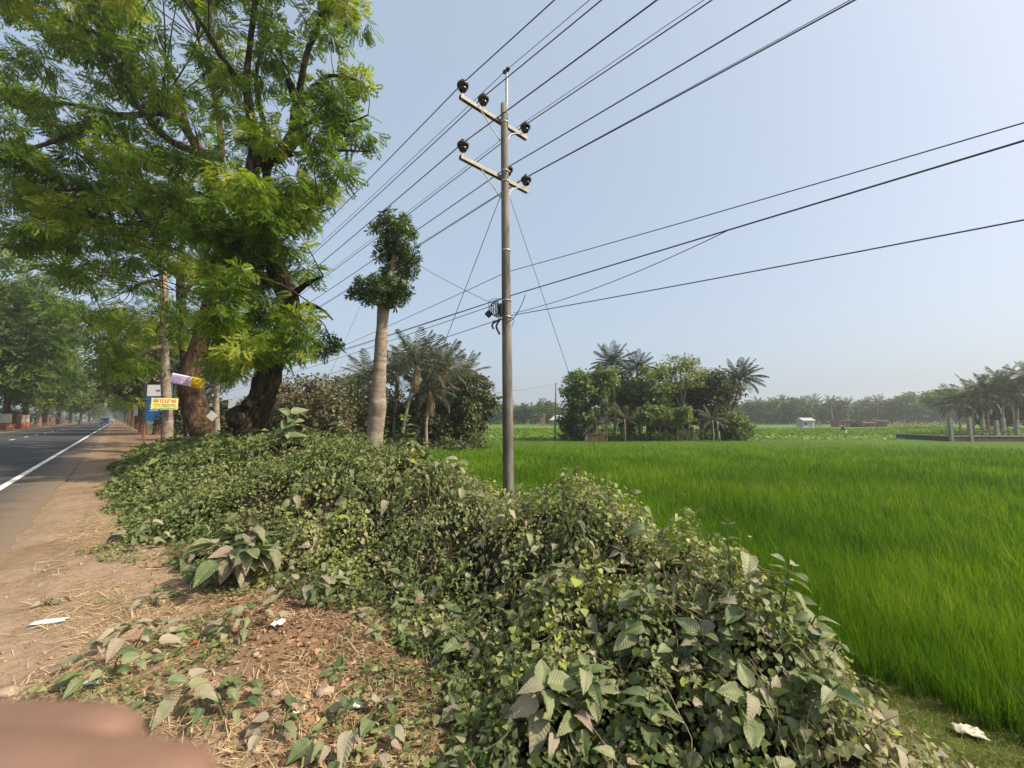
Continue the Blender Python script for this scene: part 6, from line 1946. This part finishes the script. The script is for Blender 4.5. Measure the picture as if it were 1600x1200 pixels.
scrap('paper_scrap', 'small grey paper on the verge under the second leaf clump', 142, 1072, .09, .035, M['plastic_pale'], .03, 5, 'paper scrap', .1)
scrap('cloth_rag', 'crumpled cream rag on the grass at the right edge of the bank', 1515, 1152, .20, .12, M['rag'], .12, 6, 'rag', -.5, .02)
scrap('dry_leaf', 'curled brown leaf lying on the grass near the rag', 1552, 1112, .12, .05, M['dryleaf'], .02, 7, 'leaf', -.7, .03, .04)
scrap('dry_leaf', 'yellowish fallen leaf on bare litter at the bottom', 467, 1115, .055, .04, M['rag'], .015, 8, 'leaf', .5, .01, .01)
for px, py, r, lb in ((12, 1085, .055, 'flat grey stone by the fingertips at the left border'), (432, 1085, .03, 'small pinkish stone on bare litter'), (508, 1085, .05, 'rounded brown clod at the foot of the creeper')):
    q_ = hit(px, py); q_[2] = float(ground(q_[0], q_[1])) + r * .2
    setp(MB().ball(q_, r, 9, 6, (1.2, .9, .5), .25, int(px)).build('stone', M['pebble']), lb, 'stone')
q_ = hit(1212, 1180); q_[2] = float(ground(q_[0], q_[1])) + .10
ax1 = unit(np.array([.75, -.5, -.35])); ax2 = unit(np.cross(UP, ax1)); ax3 = np.cross(ax1, ax2)
setp(MB().box(q_, (.36, .17, .05), (ax1, ax2, ax3), .012).build('stone_slab', M['cement']), 'tilted grey slab end jutting from the creeper at the bottom', 'slab')
for a_, b_, lb in (((100, 935), (112, 941), 'short dry stick on the straw'), ((130, 830), (75, 850), 'dark dry stick across the verge by the asphalt')):
    p0, p1 = hit(*a_), hit(*b_)
    for q_ in (p0, p1): q_[2] = float(ground(q_[0], q_[1])) + .012
    setp(MB().tube(smooth_path([p0, (p0 + p1) / 2 + UP * .015, p1], 4), .006, 5).build('dry_stick', M['deadstem']), lb, 'stick')

# ------------------------------------------------------------------ the hand that holds the camera: fingertips reach in at the lower left
def Cp(x, y, d):
    """metres right, metres up, metres ahead of the lens"""
    return CAM + np.array([x, d * CP - y * SP, y * CP + d * SP])


sk_m, t = nt_new('skin')
nz = noise(t, obj_co(t), 160, 4)
b = nd(t, 'ShaderNodeBsdfPrincipled'); t.links.new(ramp(t, nz, [(.3, (.175, .098, .066)), (.7, (.215, .125, .086))]), b.inputs['Base Color'])
b.inputs['Roughness'].default_value = .5
b.inputs['Subsurface Weight'].default_value = .15; b.inputs['Subsurface Radius'].default_value = (.006, .002, .001)
finish(t, b, nz, .15, .0006)
wr = Cp(-.262, -.085, .050)
rt = empty('hand', wr, 'blurred fingertips of the hand at the lower left corner', 'hand')
js = [(Cp(-.215, -.080, .050), (.022, .016)), (wr, (.021, .017)), (Cp(-.36, -.13, .05), (.026, .023)), (Cp(-.46, -.19, .05), (.034, .03)), (Cp(-.175, -.068, .052), (.026, .015))]
es = [(0, 1), (1, 2), (2, 3), (0, 4)]
fingers = [  # index, middle, ring, little: knuckle to tip
    [(-.150, -.070, .072, .0100), (-.112, -.0655, .073, .0092), (-.082, -.0618, .070, .0082), (-.066, -.0592, .067, .0076), (-.0612, -.0600, .0665, .0058)],
    [(-.146, -.062, .054, .0102), (-.098, -.0555, .056, .0095), (-.062, -.0535, .053, .0084), (-.043, -.0525, .0515, .0078), (-.0375, -.0530, .051, .0060)],
    [(-.148, -.070, .036, .0098), (-.102, -.062, .036, .0090), (-.070, -.063, .034, .0080), (-.050, -.066, .033, .0074), (-.0455, -.0668, .033, .0056)],
    [(-.154, -.078, .021, .0088), (-.118, -.074, .019, .0080), (-.092, -.076, .018, .0072), (-.076, -.079, .018, .0066), (-.072, -.0798, .018, .0050)],
]
for fg in fingers:
    i0 = len(js); js += [(Cp(x, y, d), r) for x, y, d, r in fg]
    es.append((4, i0)); es += [(i0 + k, i0 + k + 1) for k in range(len(fg) - 1)]
i0 = len(js)
js += [(Cp(-.190, -.095, .080), .0135), (Cp(-.155, -.112, .098), .0115), (Cp(-.120, -.118, .104), .0100), (Cp(-.102, -.120, .105), .0080)]
es += [(0, i0), (i0, i0 + 1), (i0 + 1, i0 + 2), (i0 + 2, i0 + 3)]
skin_body('skin', js, es, sk_m, rt, 2)

# ------------------------------------------------------------------ haze
hz, t = nt_new('haze_air')
v = nd(t, 'ShaderNodeVolumePrincipled'); v.inputs['Color'].default_value = (.86, .90, .96, 1); v.inputs['Density'].default_value = HAZE
v.inputs['Anisotropy'].default_value = .35
o_ = nd(t, 'ShaderNodeOutputMaterial'); t.links.new(v.outputs[0], o_.inputs['Volume'])
if HAZE > 0:
    setp(MB().box((0, 150, 18), (1900, 2100, 42)).build('haze', hz), 'thin haze over the plain', None, None, 'stuff')
print('leaves on the bank', N_LEAVES, 'objects', len(scene.objects), 'faces', sum(len(m.polygons) for m in bpy.data.meshes))
